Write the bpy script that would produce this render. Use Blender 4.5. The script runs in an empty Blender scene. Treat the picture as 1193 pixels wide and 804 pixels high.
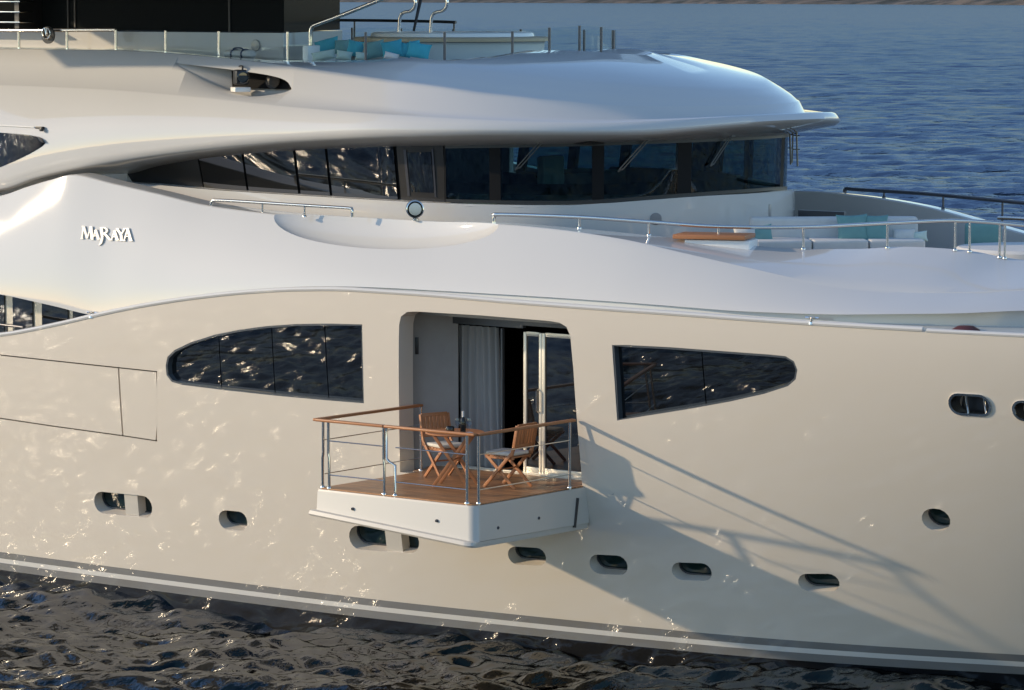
import bpy, bmesh, math, random
import numpy as np
from mathutils import Vector, Matrix
from mathutils.bvhtree import BVHTree
random.seed(7); RNG = np.random.default_rng(11)
R = math.radians
scene = bpy.context.scene
COL = scene.collection

# ------------------------------------------------------------------ camera, sky, sun, exposure
FPX, CX, CY = 4230.0, 596.5, 402.0            # focal length and centre in photo pixels (1193 x 804)
CAM = np.array([31.2, -42.2, 9.15]); TH = R(39.5); PT = math.atan(406/FPX)
fh = np.array([-math.sin(TH), math.cos(TH), 0.0]); RT = np.array([math.cos(TH), math.sin(TH), 0.0]); UPZ = np.array([0, 0, 1.0])
FW = fh*math.cos(PT) - UPZ*math.sin(PT); UP = UPZ*math.cos(PT) + fh*math.sin(PT)
cd = bpy.data.cameras.new('camera'); cam = bpy.data.objects.new('camera', cd); COL.objects.link(cam)
cd.sensor_width = 36.0; cd.lens = 36.0*FPX/1193.0; cd.clip_start = 0.5; cd.clip_end = 30000
cam.matrix_world = Matrix(((RT[0], UP[0], -FW[0], CAM[0]), (RT[1], UP[1], -FW[1], CAM[1]), (RT[2], UP[2], -FW[2], CAM[2]), (0, 0, 0, 1)))
scene.camera = cam

SUN_EL, SUN_AZ = R(17.0), R(37.0)             # light travels towards +x +y (azimuth from +x)
sd = Vector((math.cos(SUN_AZ)*math.cos(SUN_EL), math.sin(SUN_AZ)*math.cos(SUN_EL), -math.sin(SUN_EL)))
sl = bpy.data.lights.new('sun', 'SUN'); sl.energy = 2.4; sl.angle = R(0.9); sl.color = (1.0, 0.79, 0.53)
so = bpy.data.objects.new('sun', sl); COL.objects.link(so); so.rotation_euler = sd.to_track_quat('-Z', 'Y').to_euler(); so.location = (-60, -50, 40)
w = bpy.data.worlds.new('World'); scene.world = w; w.use_nodes = True
nt = w.node_tree; bg = nt.nodes['Background']; sk = nt.nodes.new('ShaderNodeTexSky')
sk.sky_type = 'NISHITA'; sk.sun_disc = False; sk.sun_elevation = SUN_EL
sk.sun_rotation = math.atan2(-sd.x, -sd.y); sk.air_density = 1.0; sk.dust_density = 0.1; sk.ozone_density = 2.0
tn = nt.nodes.new('ShaderNodeMix'); tn.data_type = 'RGBA'; tn.blend_type = 'MULTIPLY'; tn.inputs['Factor'].default_value = 1.0; tn.inputs['B'].default_value = (.97, .98, 1.02, 1)
nt.links.new(sk.outputs[0], tn.inputs['A']); nt.links.new(tn.outputs['Result'], bg.inputs[0]); bg.inputs[1].default_value = 0.15
vs = scene.view_settings
try: vs.view_transform = 'Standard'; vs.look = 'None'
except Exception: pass
vs.exposure = 0.68; vs.gamma = 1.0
try: vs.use_curve_mapping = False
except Exception: pass
try:
    scene.cycles.use_denoising = True
    scene.cycles.max_bounces = 10; scene.cycles.glossy_bounces = 6; scene.cycles.transparent_max_bounces = 12; scene.cycles.transmission_bounces = 8
    scene.cycles.sample_clamp_indirect = 12.0
    scene.cycles.caustics_reflective = True
    scene.cycles.blur_glossy = 0.3
except Exception: pass

# ------------------------------------------------------------------ helpers
def ray(px, py): return FW + RT*(px-CX)/FPX + UP*(CY-py)/FPX
def onz(px, py, z):
    d = ray(px, py); return CAM + d*(z-CAM[2])/d[2]
def ony(px, py, y):
    d = ray(px, py); return CAM + d*(y-CAM[1])/d[1]
def solve(px, py, fun, y0=-12.0, y1=8.0, n=260):
    """first point along the sight line where fun(p) changes sign"""
    d = ray(px, py); t0 = (y0-CAM[1])/d[1]; t1 = (y1-CAM[1])/d[1]
    ts = np.linspace(t0, t1, n); prev = fun(CAM+d*ts[0])
    for a, b in zip(ts[:-1], ts[1:]):
        v = fun(CAM+d*b)
        if v*prev <= 0:
            for _ in range(40):
                m = .5*(a+b); vm = fun(CAM+d*m)
                if vm*prev <= 0: b = m
                else: a = m
            return CAM+d*b
        prev = v
    return CAM+d*t1
def interp(pts):
    """smooth monotone interpolation (pchip) through (x, v) points, flat beyond the ends"""
    pts = sorted(pts); X = np.array([p[0] for p in pts], float); V = np.array([p[1] for p in pts], float)
    h = np.diff(X); dl = np.diff(V)/h; m = np.zeros(len(X))
    for i in range(1, len(X)-1):
        if dl[i-1]*dl[i] > 0:
            w1 = 2*h[i]+h[i-1]; w2 = h[i]+2*h[i-1]; m[i] = (w1+w2)/(w1/dl[i-1]+w2/dl[i])
    m[0] = dl[0]; m[-1] = dl[-1]
    def f(x):
        x = np.clip(np.asarray(x, float), X[0], X[-1]); i = np.clip(np.searchsorted(X, x)-1, 0, len(X)-2)
        t = (x-X[i])/h[i]
        return (2*t**3-3*t**2+1)*V[i]+(t**3-2*t**2+t)*h[i]*m[i]+(-2*t**3+3*t**2)*V[i+1]+(t**3-t**2)*h[i]*m[i+1]
    return f
def link(name, me, m=None, parent=None, smooth=35):
    me.name = name
    o = bpy.data.objects.new(name, me); COL.objects.link(o)
    if m is not None and not me.materials:
        for q in (m if isinstance(m, (list, tuple)) else [m]): me.materials.append(q)
    if smooth:
        me.polygons.foreach_set('use_smooth', [True]*len(me.polygons))
        try: me.set_sharp_from_angle(angle=R(smooth))
        except Exception: pass
    if parent is not None: o.parent = parent
    return o
def mesh(name, verts, faces, m=None, parent=None, smooth=35, fix=True):
    me = bpy.data.meshes.new(name); me.from_pydata([tuple(map(float, v)) for v in verts], [], faces)
    if fix:
        b = bmesh.new(); b.from_mesh(me); bmesh.ops.recalc_face_normals(b, faces=b.faces); b.to_mesh(me); b.free()
    me.update(); return link(name, me, m, parent, smooth)
def build(name, bm, m=None, parent=None, smooth=35, fix=True):
    if fix: bmesh.ops.recalc_face_normals(bm, faces=bm.faces)
    me = bpy.data.meshes.new(name); bm.to_mesh(me); bm.free(); return link(name, me, m, parent, smooth)
def BM(): return bmesh.new()
def box(bm, c, s, ax=None, bevel=0.0, seg=2):
    """box centre c, full size s, axes ax (3 vectors)"""
    ax = ax or ((1, 0, 0), (0, 1, 0), (0, 0, 1)); A = [Vector(a) for a in ax]
    vs_ = []
    for i in (-1, 1):
        for j in (-1, 1):
            for k in (-1, 1):
                vs_.append(bm.verts.new(Vector(c)+A[0]*(i*s[0]/2)+A[1]*(j*s[1]/2)+A[2]*(k*s[2]/2)))
    fs = [bm.faces.new([vs_[i] for i in q]) for q in ((0, 1, 3, 2), (4, 6, 7, 5), (0, 4, 5, 1), (2, 3, 7, 6), (0, 2, 6, 4), (1, 5, 7, 3))]
    if bevel:
        es = list({e for f in fs for e in f.edges})
        bmesh.ops.bevel(bm, geom=es, offset=bevel, segments=seg, affect='EDGES', profile=.6)
    return bm
def tube(bm, pts, r, n=10, closed=False, flat=1.0):
    pts = [Vector(p) for p in pts]; rings = []; N = len(pts); up = None
    for i, p in enumerate(pts):
        a = pts[(i-1) % N] if (closed or i > 0) else p; b = pts[(i+1) % N] if (closed or i < N-1) else p
        t = (b-a).normalized()
        if up is None: up = Vector((0, 0, 1)) if abs(t.z) < .9 else Vector((1, 0, 0))
        u = t.cross(up)
        if u.length < 1e-5: u = t.cross(Vector((1, 0, 0)))
        u.normalize(); v = u.cross(t).normalized(); up = v if abs(t.z) > .6 else Vector((0, 0, 1)) if abs(t.z) < .9 else v
        rr = r[i] if isinstance(r, (list, tuple)) else r
        rings.append([bm.verts.new(p+u*(rr*math.cos(2*math.pi*k/n))+v*(rr*flat*math.sin(2*math.pi*k/n))) for k in range(n)])
    for i in range(N if closed else N-1):
        A, B = rings[i], rings[(i+1) % N]
        for k in range(n): bm.faces.new((A[k], A[(k+1) % n], B[(k+1) % n], B[k]))
    if not closed: bm.faces.new(rings[0]); bm.faces.new(list(reversed(rings[-1])))
    return bm
def curve(pts, n=40):
    """Catmull-Rom through points"""
    P = [np.array(p, float) for p in pts]; P = [2*P[0]-P[1]]+P+[2*P[-1]-P[-2]]; out = []
    segs = len(P)-3; per = max(2, n//segs)
    for i in range(segs):
        a, b, c, d = P[i:i+4]
        for k in range(per):
            t = k/per; out.append(.5*((2*b)+(c-a)*t+(2*a-5*b+4*c-d)*t*t+(3*b-a-3*c+d)*t**3))
    out.append(P[-2]); return out
def lathe(bm, prof, o=(0, 0, 0), axis=(0, 0, 1), n=20):
    """profile of (radius, height) turned about an axis through o"""
    ax = Vector(axis).normalized(); u = ax.orthogonal().normalized(); v = ax.cross(u); o = Vector(o); rings = []
    for r_, h_ in prof:
        rings.append([bm.verts.new(o+ax*h_+u*(r_*math.cos(2*math.pi*k/n))+v*(r_*math.sin(2*math.pi*k/n))) for k in range(n)] if r_ > 1e-6 else [bm.verts.new(o+ax*h_)])
    for A, B in zip(rings[:-1], rings[1:]):
        if len(A) == 1 and len(B) == 1: continue
        for k in range(n):
            if len(A) == 1: bm.faces.new((A[0], B[(k+1) % n], B[k]))
            elif len(B) == 1: bm.faces.new((A[k], A[(k+1) % n], B[0]))
            else: bm.faces.new((A[k], A[(k+1) % n], B[(k+1) % n], B[k]))
    if len(rings[0]) > 1: bm.faces.new(rings[0])
    if len(rings[-1]) > 1: bm.faces.new(list(reversed(rings[-1])))
    return bm
def prism(bm, loop_a, loop_b):
    A = [bm.verts.new(tuple(map(float, p))) for p in loop_a]; B = [bm.verts.new(tuple(map(float, p))) for p in loop_b]; n = len(A)
    bm.faces.new(A); bm.faces.new(list(reversed(B)))
    for k in range(n): bm.faces.new((A[k], B[k], B[(k+1) % n], A[(k+1) % n]))
    return bm
def grid_solid(bm, front, back):
    """closed sheet with thickness: two equal grids (list of rows of points)"""
    F = [[bm.verts.new(tuple(map(float, p))) for p in row] for row in front]; Bk = [[bm.verts.new(tuple(map(float, p))) for p in row] for row in back]
    nr, nc = len(F), len(F[0])
    for i in range(nr-1):
        for j in range(nc-1):
            bm.faces.new((F[i][j], F[i][j+1], F[i+1][j+1], F[i+1][j])); bm.faces.new((Bk[i][j], Bk[i+1][j], Bk[i+1][j+1], Bk[i][j+1]))
    for j in range(nc-1):
        bm.faces.new((F[0][j], Bk[0][j], Bk[0][j+1], F[0][j+1])); bm.faces.new((F[-1][j], F[-1][j+1], Bk[-1][j+1], Bk[-1][j]))
    for i in range(nr-1):
        bm.faces.new((F[i][0], F[i+1][0], Bk[i+1][0], Bk[i][0])); bm.faces.new((F[i][-1], Bk[i][-1], Bk[i+1][-1], F[i+1][-1]))
    return bm
def boolean_cut(o, cutter_bm, sharp=30):
    bmesh.ops.recalc_face_normals(cutter_bm, faces=cutter_bm.faces)
    me = bpy.data.meshes.new('cut'); cutter_bm.to_mesh(me); cutter_bm.free()
    c = bpy.data.objects.new('cut', me); COL.objects.link(c)
    md = o.modifiers.new('b', 'BOOLEAN'); md.object = c; md.operation = 'DIFFERENCE'; md.solver = 'EXACT'
    bpy.context.view_layer.update()
    dg = bpy.context.evaluated_depsgraph_get(); new = bpy.data.meshes.new_from_object(o.evaluated_get(dg))
    o.modifiers.remove(md); old = o.data; o.data = new; bpy.data.objects.remove(c); bpy.data.meshes.remove(me); bpy.data.meshes.remove(old)
    new.polygons.foreach_set('use_smooth', [True]*len(new.polygons)); new.set_sharp_from_angle(angle=R(sharp))
def bvh_of(o):
    b = bmesh.new(); b.from_mesh(o.data); t = BVHTree.FromBMesh(b); b.free(); return t
def cast(tree, px, py):
    d = Vector(ray(px, py)); loc, nor, idx, dist = tree.ray_cast(Vector(CAM), d)
    return (np.array(loc), np.array(nor)) if loc is not None else (None, None)
def tag(o, label=None, cat=None, group=None, kind=None):
    if label: o['label'] = label
    if cat: o['category'] = cat
    if group: o['group'] = group
    if kind: o['kind'] = kind
    return o
def empty(name, loc=(0, 0, 0), rz=0.0):
    o = bpy.data.objects.new(name, None); COL.objects.link(o); o.location = tuple(map(float, loc)); o.rotation_euler = (0, 0, rz); o.empty_display_size = .1; return o

# ------------------------------------------------------------------ materials
def mat(name, col, rough=.5, metal=0.0, coat=0.0, coat_rough=.03, ior=1.5, spec=.5, coat_ior=1.5):
    m = bpy.data.materials.new(name); m.use_nodes = True; p = m.node_tree.nodes['Principled BSDF']
    p.inputs['Base Color'].default_value = (*col, 1); p.inputs['Roughness'].default_value = rough; p.inputs['Metallic'].default_value = metal
    p.inputs['Coat Weight'].default_value = coat; p.inputs['Coat Roughness'].default_value = coat_rough; p.inputs['IOR'].default_value = ior
    p.inputs['Specular IOR Level'].default_value = spec
    p.inputs['Coat IOR'].default_value = coat_ior; return m
def nodes(m): return m.node_tree.nodes, m.node_tree.links, m.node_tree.nodes['Principled BSDF']
def add_noise(m, scale, amt, col_a, col_b, stretch=(1, 1, 1), bump=0.0, bump_dist=.01, detail=4):
    N, L, P = nodes(m); tc = N.new('ShaderNodeTexCoord'); mp = N.new('ShaderNodeMapping'); mp.inputs['Scale'].default_value = stretch
    nz = N.new('ShaderNodeTexNoise'); nz.inputs['Scale'].default_value = scale; nz.inputs['Detail'].default_value = detail
    L.new(tc.outputs['Object'], mp.inputs[0]); L.new(mp.outputs[0], nz.inputs['Vector'])
    mx = N.new('ShaderNodeMix'); mx.data_type = 'RGBA'; mx.inputs['A'].default_value = (*col_a, 1); mx.inputs['B'].default_value = (*col_b, 1)
    rp = N.new('ShaderNodeMapRange'); rp.inputs['From Min'].default_value = .5-amt; rp.inputs['From Max'].default_value = .5+amt
    L.new(nz.outputs['Fac'], rp.inputs['Value']); L.new(rp.outputs[0], mx.inputs['Factor']); L.new(mx.outputs['Result'], P.inputs['Base Color'])
    if bump:
        bp = N.new('ShaderNodeBump'); bp.inputs['Strength'].default_value = bump; bp.inputs['Distance'].default_value = bump_dist
        L.new(nz.outputs['Fac'], bp.inputs['Height']); L.new(bp.outputs[0], P.inputs['Normal'])
    return m
def fairing(m, dist=.0022, scale=.55):
    """the slight waviness of faired and sprayed metal plating, seen only in its reflections"""
    N, L, P = nodes(m); tc = N.new('ShaderNodeTexCoord'); nz = N.new('ShaderNodeTexNoise'); nz.inputs['Scale'].default_value = scale; nz.inputs['Detail'].default_value = 2
    bp = N.new('ShaderNodeBump'); bp.inputs['Strength'].default_value = 1.0; bp.inputs['Distance'].default_value = dist
    L.new(tc.outputs['Object'], nz.inputs['Vector']); L.new(nz.outputs['Fac'], bp.inputs['Height']); L.new(bp.outputs[0], P.inputs['Coat Normal'])
    L.new(bp.outputs[0], P.inputs['Normal']); return m
M = {}
M['white'] = fairing(add_noise(mat('white_gloss_paint', (.57, .56, .54), .5, coat=1.0, coat_rough=.035, spec=.06, coat_ior=1.6), .35, .3, (.55, .54, .52), (.59, .578, .555)))
M['white_soft'] = mat('white_satin_paint', (.76, .755, .74), .4, coat=.3, coat_rough=.2)
M['hull'] = fairing(mat('cream_hull_paint', (.64, .575, .485), .5, coat=1.0, coat_rough=.04, spec=.2, coat_ior=1.7), .004, .8)
M['bal_paint'] = mat('pale_cream_paint', (.53, .49, .425), .35, coat=.6, coat_rough=.08)
M['grey'] = mat('grey_paint', (.30, .30, .30), .4, coat=.4)
M['jamb'] = add_noise(mat('grey_wall_panel', (.30, .295, .285), .55), 6, .3, (.28, .275, .265), (.32, .315, .305))
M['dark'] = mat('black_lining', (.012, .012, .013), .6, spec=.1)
M['seam'] = mat('dark_joint', (.05, .045, .04), .6)
M['bronze'] = mat('dark_bronze_frame', (.045, .04, .034), .3, metal=.4, coat=.3)
M['dark_wall'] = mat('dark_bulkhead', (.03, .032, .033), .6)
M['grille'] = mat('grey_grille', (.22, .22, .23), .5)  # one even grey for the wall grille and the docking light's back
M['tub'] = mat('pale_tub_panel', (.50, .52, .50), .5)
M['steel'] = mat('polished_steel', (.74, .70, .64), .14, metal=1.0)
M['steel_lens'] = mat('hammered_chrome', (.55, .53, .50), .32, metal=1.0)
M['steel_dark'] = mat('dark_rail_metal', (.10, .10, .11), .3, metal=.6)
M['mirror_glass'] = mat('dark_window_glass', (.008, .009, .010), .02, ior=1.6, spec=.8)
M['black_glass'] = mat('black_glazing', (.012, .014, .015), .25, ior=1.2, spec=.02)
M['port_glass'] = mat('porthole_glass', (.010, .022, .022), .03, ior=1.5)
M['teal'] = add_noise(mat('turquoise_cloth', (.045, .34, .42), .85), 9, .3, (.04, .31, .39), (.055, .37, .45), bump=.25, bump_dist=.01)
M['mint'] = add_noise(mat('pale_mint_cloth', (.50, .60, .54), .85), 9, .3, (.46, .57, .51), (.54, .63, .57), bump=.25, bump_dist=.01)
M['sea_green'] = add_noise(mat('sea_green_cloth', (.15, .31, .30), .85), 9, .3, (.14, .28, .275), (.165, .33, .32), bump=.25, bump_dist=.01)
M['canvas'] = add_noise(mat('white_canvas', (.58, .57, .55), .8), 7, .3, (.54, .53, .51), (.61, .60, .575), bump=.2, bump_dist=.01)
M['cushion'] = add_noise(mat('natural_canvas', (.62, .57, .48), .85), 14, .3, (.58, .53, .45), (.65, .60, .51), bump=.3, bump_dist=.006)
M['curtain'] = add_noise(mat('grey_linen', (.30, .30, .29), .9), 30, .3, (.28, .28, .27), (.32, .32, .31), (1, 1, .1))
M['tan'] = mat('tan_wood_rim', (.42, .32, .20), .45)
M['red'] = mat('dark_red_cover', (.09, .018, .015), .5)
M['black'] = mat('black_plastic', (.015, .015, .016), .4)
M['cream_frame'] = mat('cream_door_frame', (.62, .58, .50), .3, metal=.35)
M['letter'] = mat('cream_letter_paint', (.80, .77, .71), .35)
M['bottle'] = mat('dark_bottle_glass', (.012, .010, .008), .05, ior=1.5)
M['napkin'] = mat('white_napkin', (.72, .72, .74), .9)
def wood(name, a, b, plank=0.0):
    m = mat(name, a, .5, coat=.15, coat_rough=.25); N, L, P = nodes(m); tc = N.new('ShaderNodeTexCoord'); mp = N.new('ShaderNodeMapping'); mp.inputs['Scale'].default_value = (1.2, 14, 14)
    nz = N.new('ShaderNodeTexNoise'); nz.inputs['Scale'].default_value = 2.2; nz.inputs['Detail'].default_value = 6; L.new(tc.outputs['Object'], mp.inputs[0]); L.new(mp.outputs[0], nz.inputs['Vector'])
    mx = N.new('ShaderNodeMix'); mx.data_type = 'RGBA'; mx.inputs['A'].default_value = (*a, 1); mx.inputs['B'].default_value = (*b, 1)
    L.new(nz.outputs['Fac'], mx.inputs['Factor']); out = mx.outputs['Result']
    if plank:
        sx = N.new('ShaderNodeSeparateXYZ'); L.new(tc.outputs['Object'], sx.inputs[0])
        dv = N.new('ShaderNodeMath'); dv.operation = 'DIVIDE'; dv.inputs[1].default_value = plank; L.new(sx.outputs['Y'], dv.inputs[0])
        fr = N.new('ShaderNodeMath'); fr.operation = 'FRACT'; L.new(dv.outputs[0], fr.inputs[0])
        fl = N.new('ShaderNodeMath'); fl.operation = 'FLOOR'; L.new(dv.outputs[0], fl.inputs[0])
        wn = N.new('ShaderNodeTexWhiteNoise'); wn.noise_dimensions = '1D'; L.new(fl.outputs[0], wn.inputs['W'])
        hs = N.new('ShaderNodeHueSaturation'); L.new(out, hs.inputs['Color']); mr = N.new('ShaderNodeMapRange'); mr.inputs['To Min'].default_value = .8; mr.inputs['To Max'].default_value = 1.2
        L.new(wn.outputs['Value'], mr.inputs['Value']); L.new(mr.outputs[0], hs.inputs['Value'])
        lt = N.new('ShaderNodeMath'); lt.operation = 'LESS_THAN'; lt.inputs[1].default_value = .09; L.new(fr.outputs[0], lt.inputs[0])
        m2 = N.new('ShaderNodeMix'); m2.data_type = 'RGBA'; m2.inputs['B'].default_value = (.03, .024, .018, 1); L.new(hs.outputs[0], m2.inputs['A']); L.new(lt.outputs[0], m2.inputs['Factor']); out = m2.outputs['Result']
    L.new(out, P.inputs['Base Color']); return m
M['teak'] = wood('teak_wood', (.30, .105, .035), (.44, .18, .065))
M['teak_rail'] = wood('varnished_teak', (.30, .11, .035), (.42, .17, .06))
M['deck'] = wood('teak_deck_planking', (.30, .135, .05), (.42, .21, .09), plank=.06)
def glass(name, tint, rough=0.0, boost=1.0, ior=1.5):
    m = bpy.data.materials.new(name); m.use_nodes = True; N, L = m.node_tree.nodes, m.node_tree.links; N.remove(N['Principled BSDF'])
    t = N.new('ShaderNodeBsdfTransparent'); t.inputs[0].default_value = (*tint, 1); g = N.new('ShaderNodeBsdfGlossy'); g.inputs['Roughness'].default_value = rough
    lw = N.new('ShaderNodeLayerWeight'); lw.inputs['Blend'].default_value = .5; pw = N.new('ShaderNodeMath'); pw.operation = 'POWER'; pw.inputs[1].default_value = 5.0; L.new(lw.outputs['Facing'], pw.inputs[0])
    f = N.new('ShaderNodeMapRange'); f.inputs['To Min'].default_value = .045*boost; f.inputs['To Max'].default_value = .9*min(boost, 1); L.new(pw.outputs[0], f.inputs['Value']); mx = N.new('ShaderNodeMixShader')
    L.new(f.outputs[0], mx.inputs[0]); L.new(t.outputs[0], mx.inputs[1]); L.new(g.outputs[0], mx.inputs[2]); L.new(mx.outputs[0], N['Material Output'].inputs[0]); return m
M['bridge_glass'] = glass('tinted_bridge_glass', (.42, .55, .57), boost=.8)
M['clear_glass'] = glass('clear_glass', (.95, .975, .975), boost=.3)
M['wine_glass'] = glass('wine_glass', (.90, .93, .95), ior=1.5)
# hull stripes follow height above the water: black antifouling, grey, light, dark grey, cream
def hull_stripes(m):
    N, L, P = nodes(m); tc = N.new('ShaderNodeTexCoord'); sx = N.new('ShaderNodeSeparateXYZ'); L.new(tc.outputs['Object'], sx.inputs[0])
    mr = N.new('ShaderNodeMapRange'); mr.inputs['From Min'].default_value = 0; mr.inputs['From Max'].default_value = 1; L.new(sx.outputs['Z'], mr.inputs['Value'])
    cr = N.new('ShaderNodeValToRGB'); cr.color_ramp.interpolation = 'CONSTANT'; L.new(mr.outputs[0], cr.inputs[0]); e = cr.color_ramp.elements
    stops = [(0, (.008, .008, .009)), (.36, (.20, .195, .185)), (.475, (.62, .60, .56)), (.545, (.19, .185, .175)), (.645, (.64, .575, .485))]
    e[0].position = 0; e[0].color = (*stops[0][1], 1); e[1].position = stops[1][0]; e[1].color = (*stops[1][1], 1)
    for p, c in stops[2:]:
        q = e.new(p); q.color = (*c, 1)
    L.new(cr.outputs[0], P.inputs['Base Color'])
hull_stripes(M['hull'])

# ------------------------------------------------------------------ hull shape
Bs_ = interp([(-26, 4.6), (-16, 4.78), (-10, 4.8), (-7, 4.78), (-4, 4.72), (0, 4.52), (4, 4.17), (7.8, 3.62), (11, 2.75), (14, 1.5), (17, 0.0)])
Bw_ = interp([(-26, 4.2), (-14, 4.56), (-10, 4.52), (-6.5, 4.40), (-3.2, 4.20), (-.4, 3.85), (2.95, 3.25), (6.64, 1.97), (9, .8), (10.5, 0.0), (17, 0.0)])
def edge_z(trace, B, off=0.0):
    pts = []
    for px, py in trace:
        p = solve(px, py, lambda q: q[1]+B(q[0])-off); pts.append((p[0], p[2]))
    return pts
SHEER = [(0, 391), (60, 380), (110, 368.5), (160, 358), (220, 348.5), (290, 341), (350, 338), (410, 338.5), (480, 343), (600, 353), (780, 366), (950, 378), (1193, 391)]
sp = edge_z(SHEER, Bs_); Zs_ = interp([(-26, sp[0][1]-1.2), (-16, sp[0][1]-.6)]+sp+[(17, sp[-1][1]+.5)])
def Bh(x, z):
    t = (np.asarray(z)-.35)/(Zs_(x)-.35); t = np.clip(t, -1, 1.05); g = np.where(t >= 0, 1-(1-np.minimum(t, 1))**1.45, 1.45*t*.8)
    return np.maximum(Bw_(x)+(Bs_(x)-Bw_(x))*g, 0.0)
def hull_hit(px, py): return solve(px, py, lambda q: q[1]+float(Bh(q[0], min(q[2], 6.5))))
def hull_pt(x, z, off=0.0): return np.array([x, -float(Bh(x, z))+off, z])

yacht = tag(empty('motor_yacht', (0, 0, 0)), 'large cream and white motor yacht with a fold-out teak balcony and dark wraparound bridge windows', 'yacht')

# stadium / polygon outlines in (x, z) used for the openings of the hull
def stadium(x0, x1, z0, z1, n=8):
    r_ = min((z1-z0)/2, (x1-x0)/2); out = []
    zc = (z0+z1)/2
    for k in range(n+1): a = -math.pi/2+math.pi*k/n; out.append((x1-r_+r_*math.cos(a), zc+(z1-z0)/2*math.sin(a)))
    for k in range(n+1): a = math.pi/2+math.pi*k/n; out.append((x0+r_+r_*math.cos(a), zc+(z1-z0)/2*math.sin(a)))
    return out
def px_outline(pts):
    return [tuple(hull_hit(*p)[[0, 2]]) for p in pts]
PORTS = [(110, 177, 575, 601, 'double'), (255, 288, 595, 618, 'single'), (407, 488, 614, 643, 'double'), (592, 636, 637, 659, 'single'),
         (687, 731, 646, 670, 'single'), (783, 829, 655, 677, 'single'), (930, 978, 667.5, 690, 'single'), (1074, 1107, 591, 620, 'round')]
FAIRS = [(1106, 1155.5, 459, 484.5), (1180, 1218, 467, 491)]
def px_stadium(x0, x1, y0, y1):
    xm, ym = (x0+x1)/2, (y0+y1)/2; a = hull_hit(x0, ym)[0]; b = hull_hit(x1, ym)[0]; c = hull_hit(xm, y1)[2]; d = hull_hit(xm, y0)[2]; return a, b, c, d
WIN_L = [(193, 426), (195, 416), (203, 408), (222, 399), (250, 390), (280, 384), (310, 380), (345, 377.5), (385, 377), (422, 378), (423, 424), (424, 470), (380, 466.5), (320, 461), (260, 454.5), (212, 448.5), (200, 445), (194, 437)]
WIN_R = [(713, 402), (730, 402), (780, 404.5), (840, 409), (895, 413), (915, 415), (925, 421), (929, 431), (927, 442), (918, 450), (890, 459), (850, 468), (800, 477), (750, 485), (719, 490), (716, 445)]
DOOR = [(466, 550), (465, 480), (464.5, 400), (465, 378), (467, 369), (474, 363.5), (485, 363), (560, 367.5), (640, 374), (652, 376), (660, 381), (664.5, 392), (668, 430), (673, 500), (677, 546), (679, 574), (679, 578)]
OUT_L, OUT_R, OUT_D = px_outline(WIN_L), px_outline(WIN_R), px_outline(DOOR)
HATCH_PX = [(-60, 407), (183, 432), (183.5, 514.5), (-60, 480)]
OUT_H = px_outline([(-60, 405.5), (0, 413), (60, 419.5), (140, 428), (183, 432.5), (183, 514.5), (140, 508), (60, 497), (0, 488), (-60, 480)])

def slab(side, th=.3):
    xs = np.unique(np.concatenate([np.linspace(-26, -12, 36), np.linspace(-12, 9, 170), np.linspace(9, 17, 50)])); vv = np.linspace(0, 1, 44)
    F, K = [], []
    for x in xs:
        zt = float(Zs_(x)); zz = -.9+(zt+.9)*vv
        b = Bh(x, zz); F.append([(x, side*bb, z) for bb, z in zip(b, zz)]); K.append([(x, side*max(bb-th, min(bb, .02)*.5), z) for bb, z in zip(b, zz)])
    return F, K
bm = BM(); grid_solid(bm, *slab(-1)); hull = build('hull', bm, M['hull'], yacht, 30)
cut = BM(); y_in, y_out = -3.0, -7.0
SL = .33       # the recesses of the portholes rise inwards
def cut_prism(outline, slope=0.0):
    ym = np.mean([hull_pt(x, z)[1] for x, z in outline]); a, b = ym-1.2, ym+1.2
    prism(cut, [(x, a, z+(a-ym)*slope) for x, z in outline], [(x, b, z+(b-ym)*slope) for x, z in outline])
port_shapes = []
for q in PORTS:
    a, b, c, d = px_stadium(*q[:4]); port_shapes.append((a, b, c, d, q[4])); cut_prism(stadium(a, b, c, d), SL)
for q in FAIRS: cut_prism(stadium(*px_stadium(*q)))
for o_ in (OUT_L, OUT_R, OUT_D, OUT_H): cut_prism(o_)
boolean_cut(hull, cut)
# port side and transom close the body
bm = BM(); F, K = slab(1); grid_solid(bm, F, K); hp = build('hull_port_side', bm, M['hull'], yacht, 30)
bm = BM(); zt = float(Zs_(-26)); bt = float(Bs_(-26)); box(bm, (-26.05, 0, (zt-.9)/2), (.2, 2*bt-.1, zt+.9)); hp2 = build('transom', bm, M['hull'], yacht)

# window panes, frames and mullions of the hull
def outline_fn(outl):
    """lower and upper z limits of an outline at x"""
    P = np.array(outl); n = len(P)
    def f(x):
        zs = []
        for i in range(n):
            (xa, za), (xb, zb) = P[i], P[(i+1) % n]
            if (xa-x)*(xb-x) <= 0 and xa != xb: zs.append(za+(zb-za)*(x-xa)/(xb-xa))
        return (min(zs), max(zs)) if zs else (P[0][1], P[0][1])
    return f
def patch(bm, outl, x0, x1, o0, o1, nx=24, nz=8, grow=0.0, zlim=None):
    f = outline_fn(outl); A, B = [], []
    for x in np.linspace(x0, x1, nx):
        z0, z1 = f(x); z0 -= grow; z1 += grow
        if zlim: z0, z1 = max(z0, zlim[0]), min(z1, zlim[1])
        if z1-z0 < .004: z0, z1 = (z0+z1)/2-.002, (z0+z1)/2+.002
        zz = np.linspace(z0, z1, nz); A.append([hull_pt(x, z, o0) for z in zz]); B.append([hull_pt(x, z, o1) for z in zz])
    return grid_solid(bm, A, B)
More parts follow.
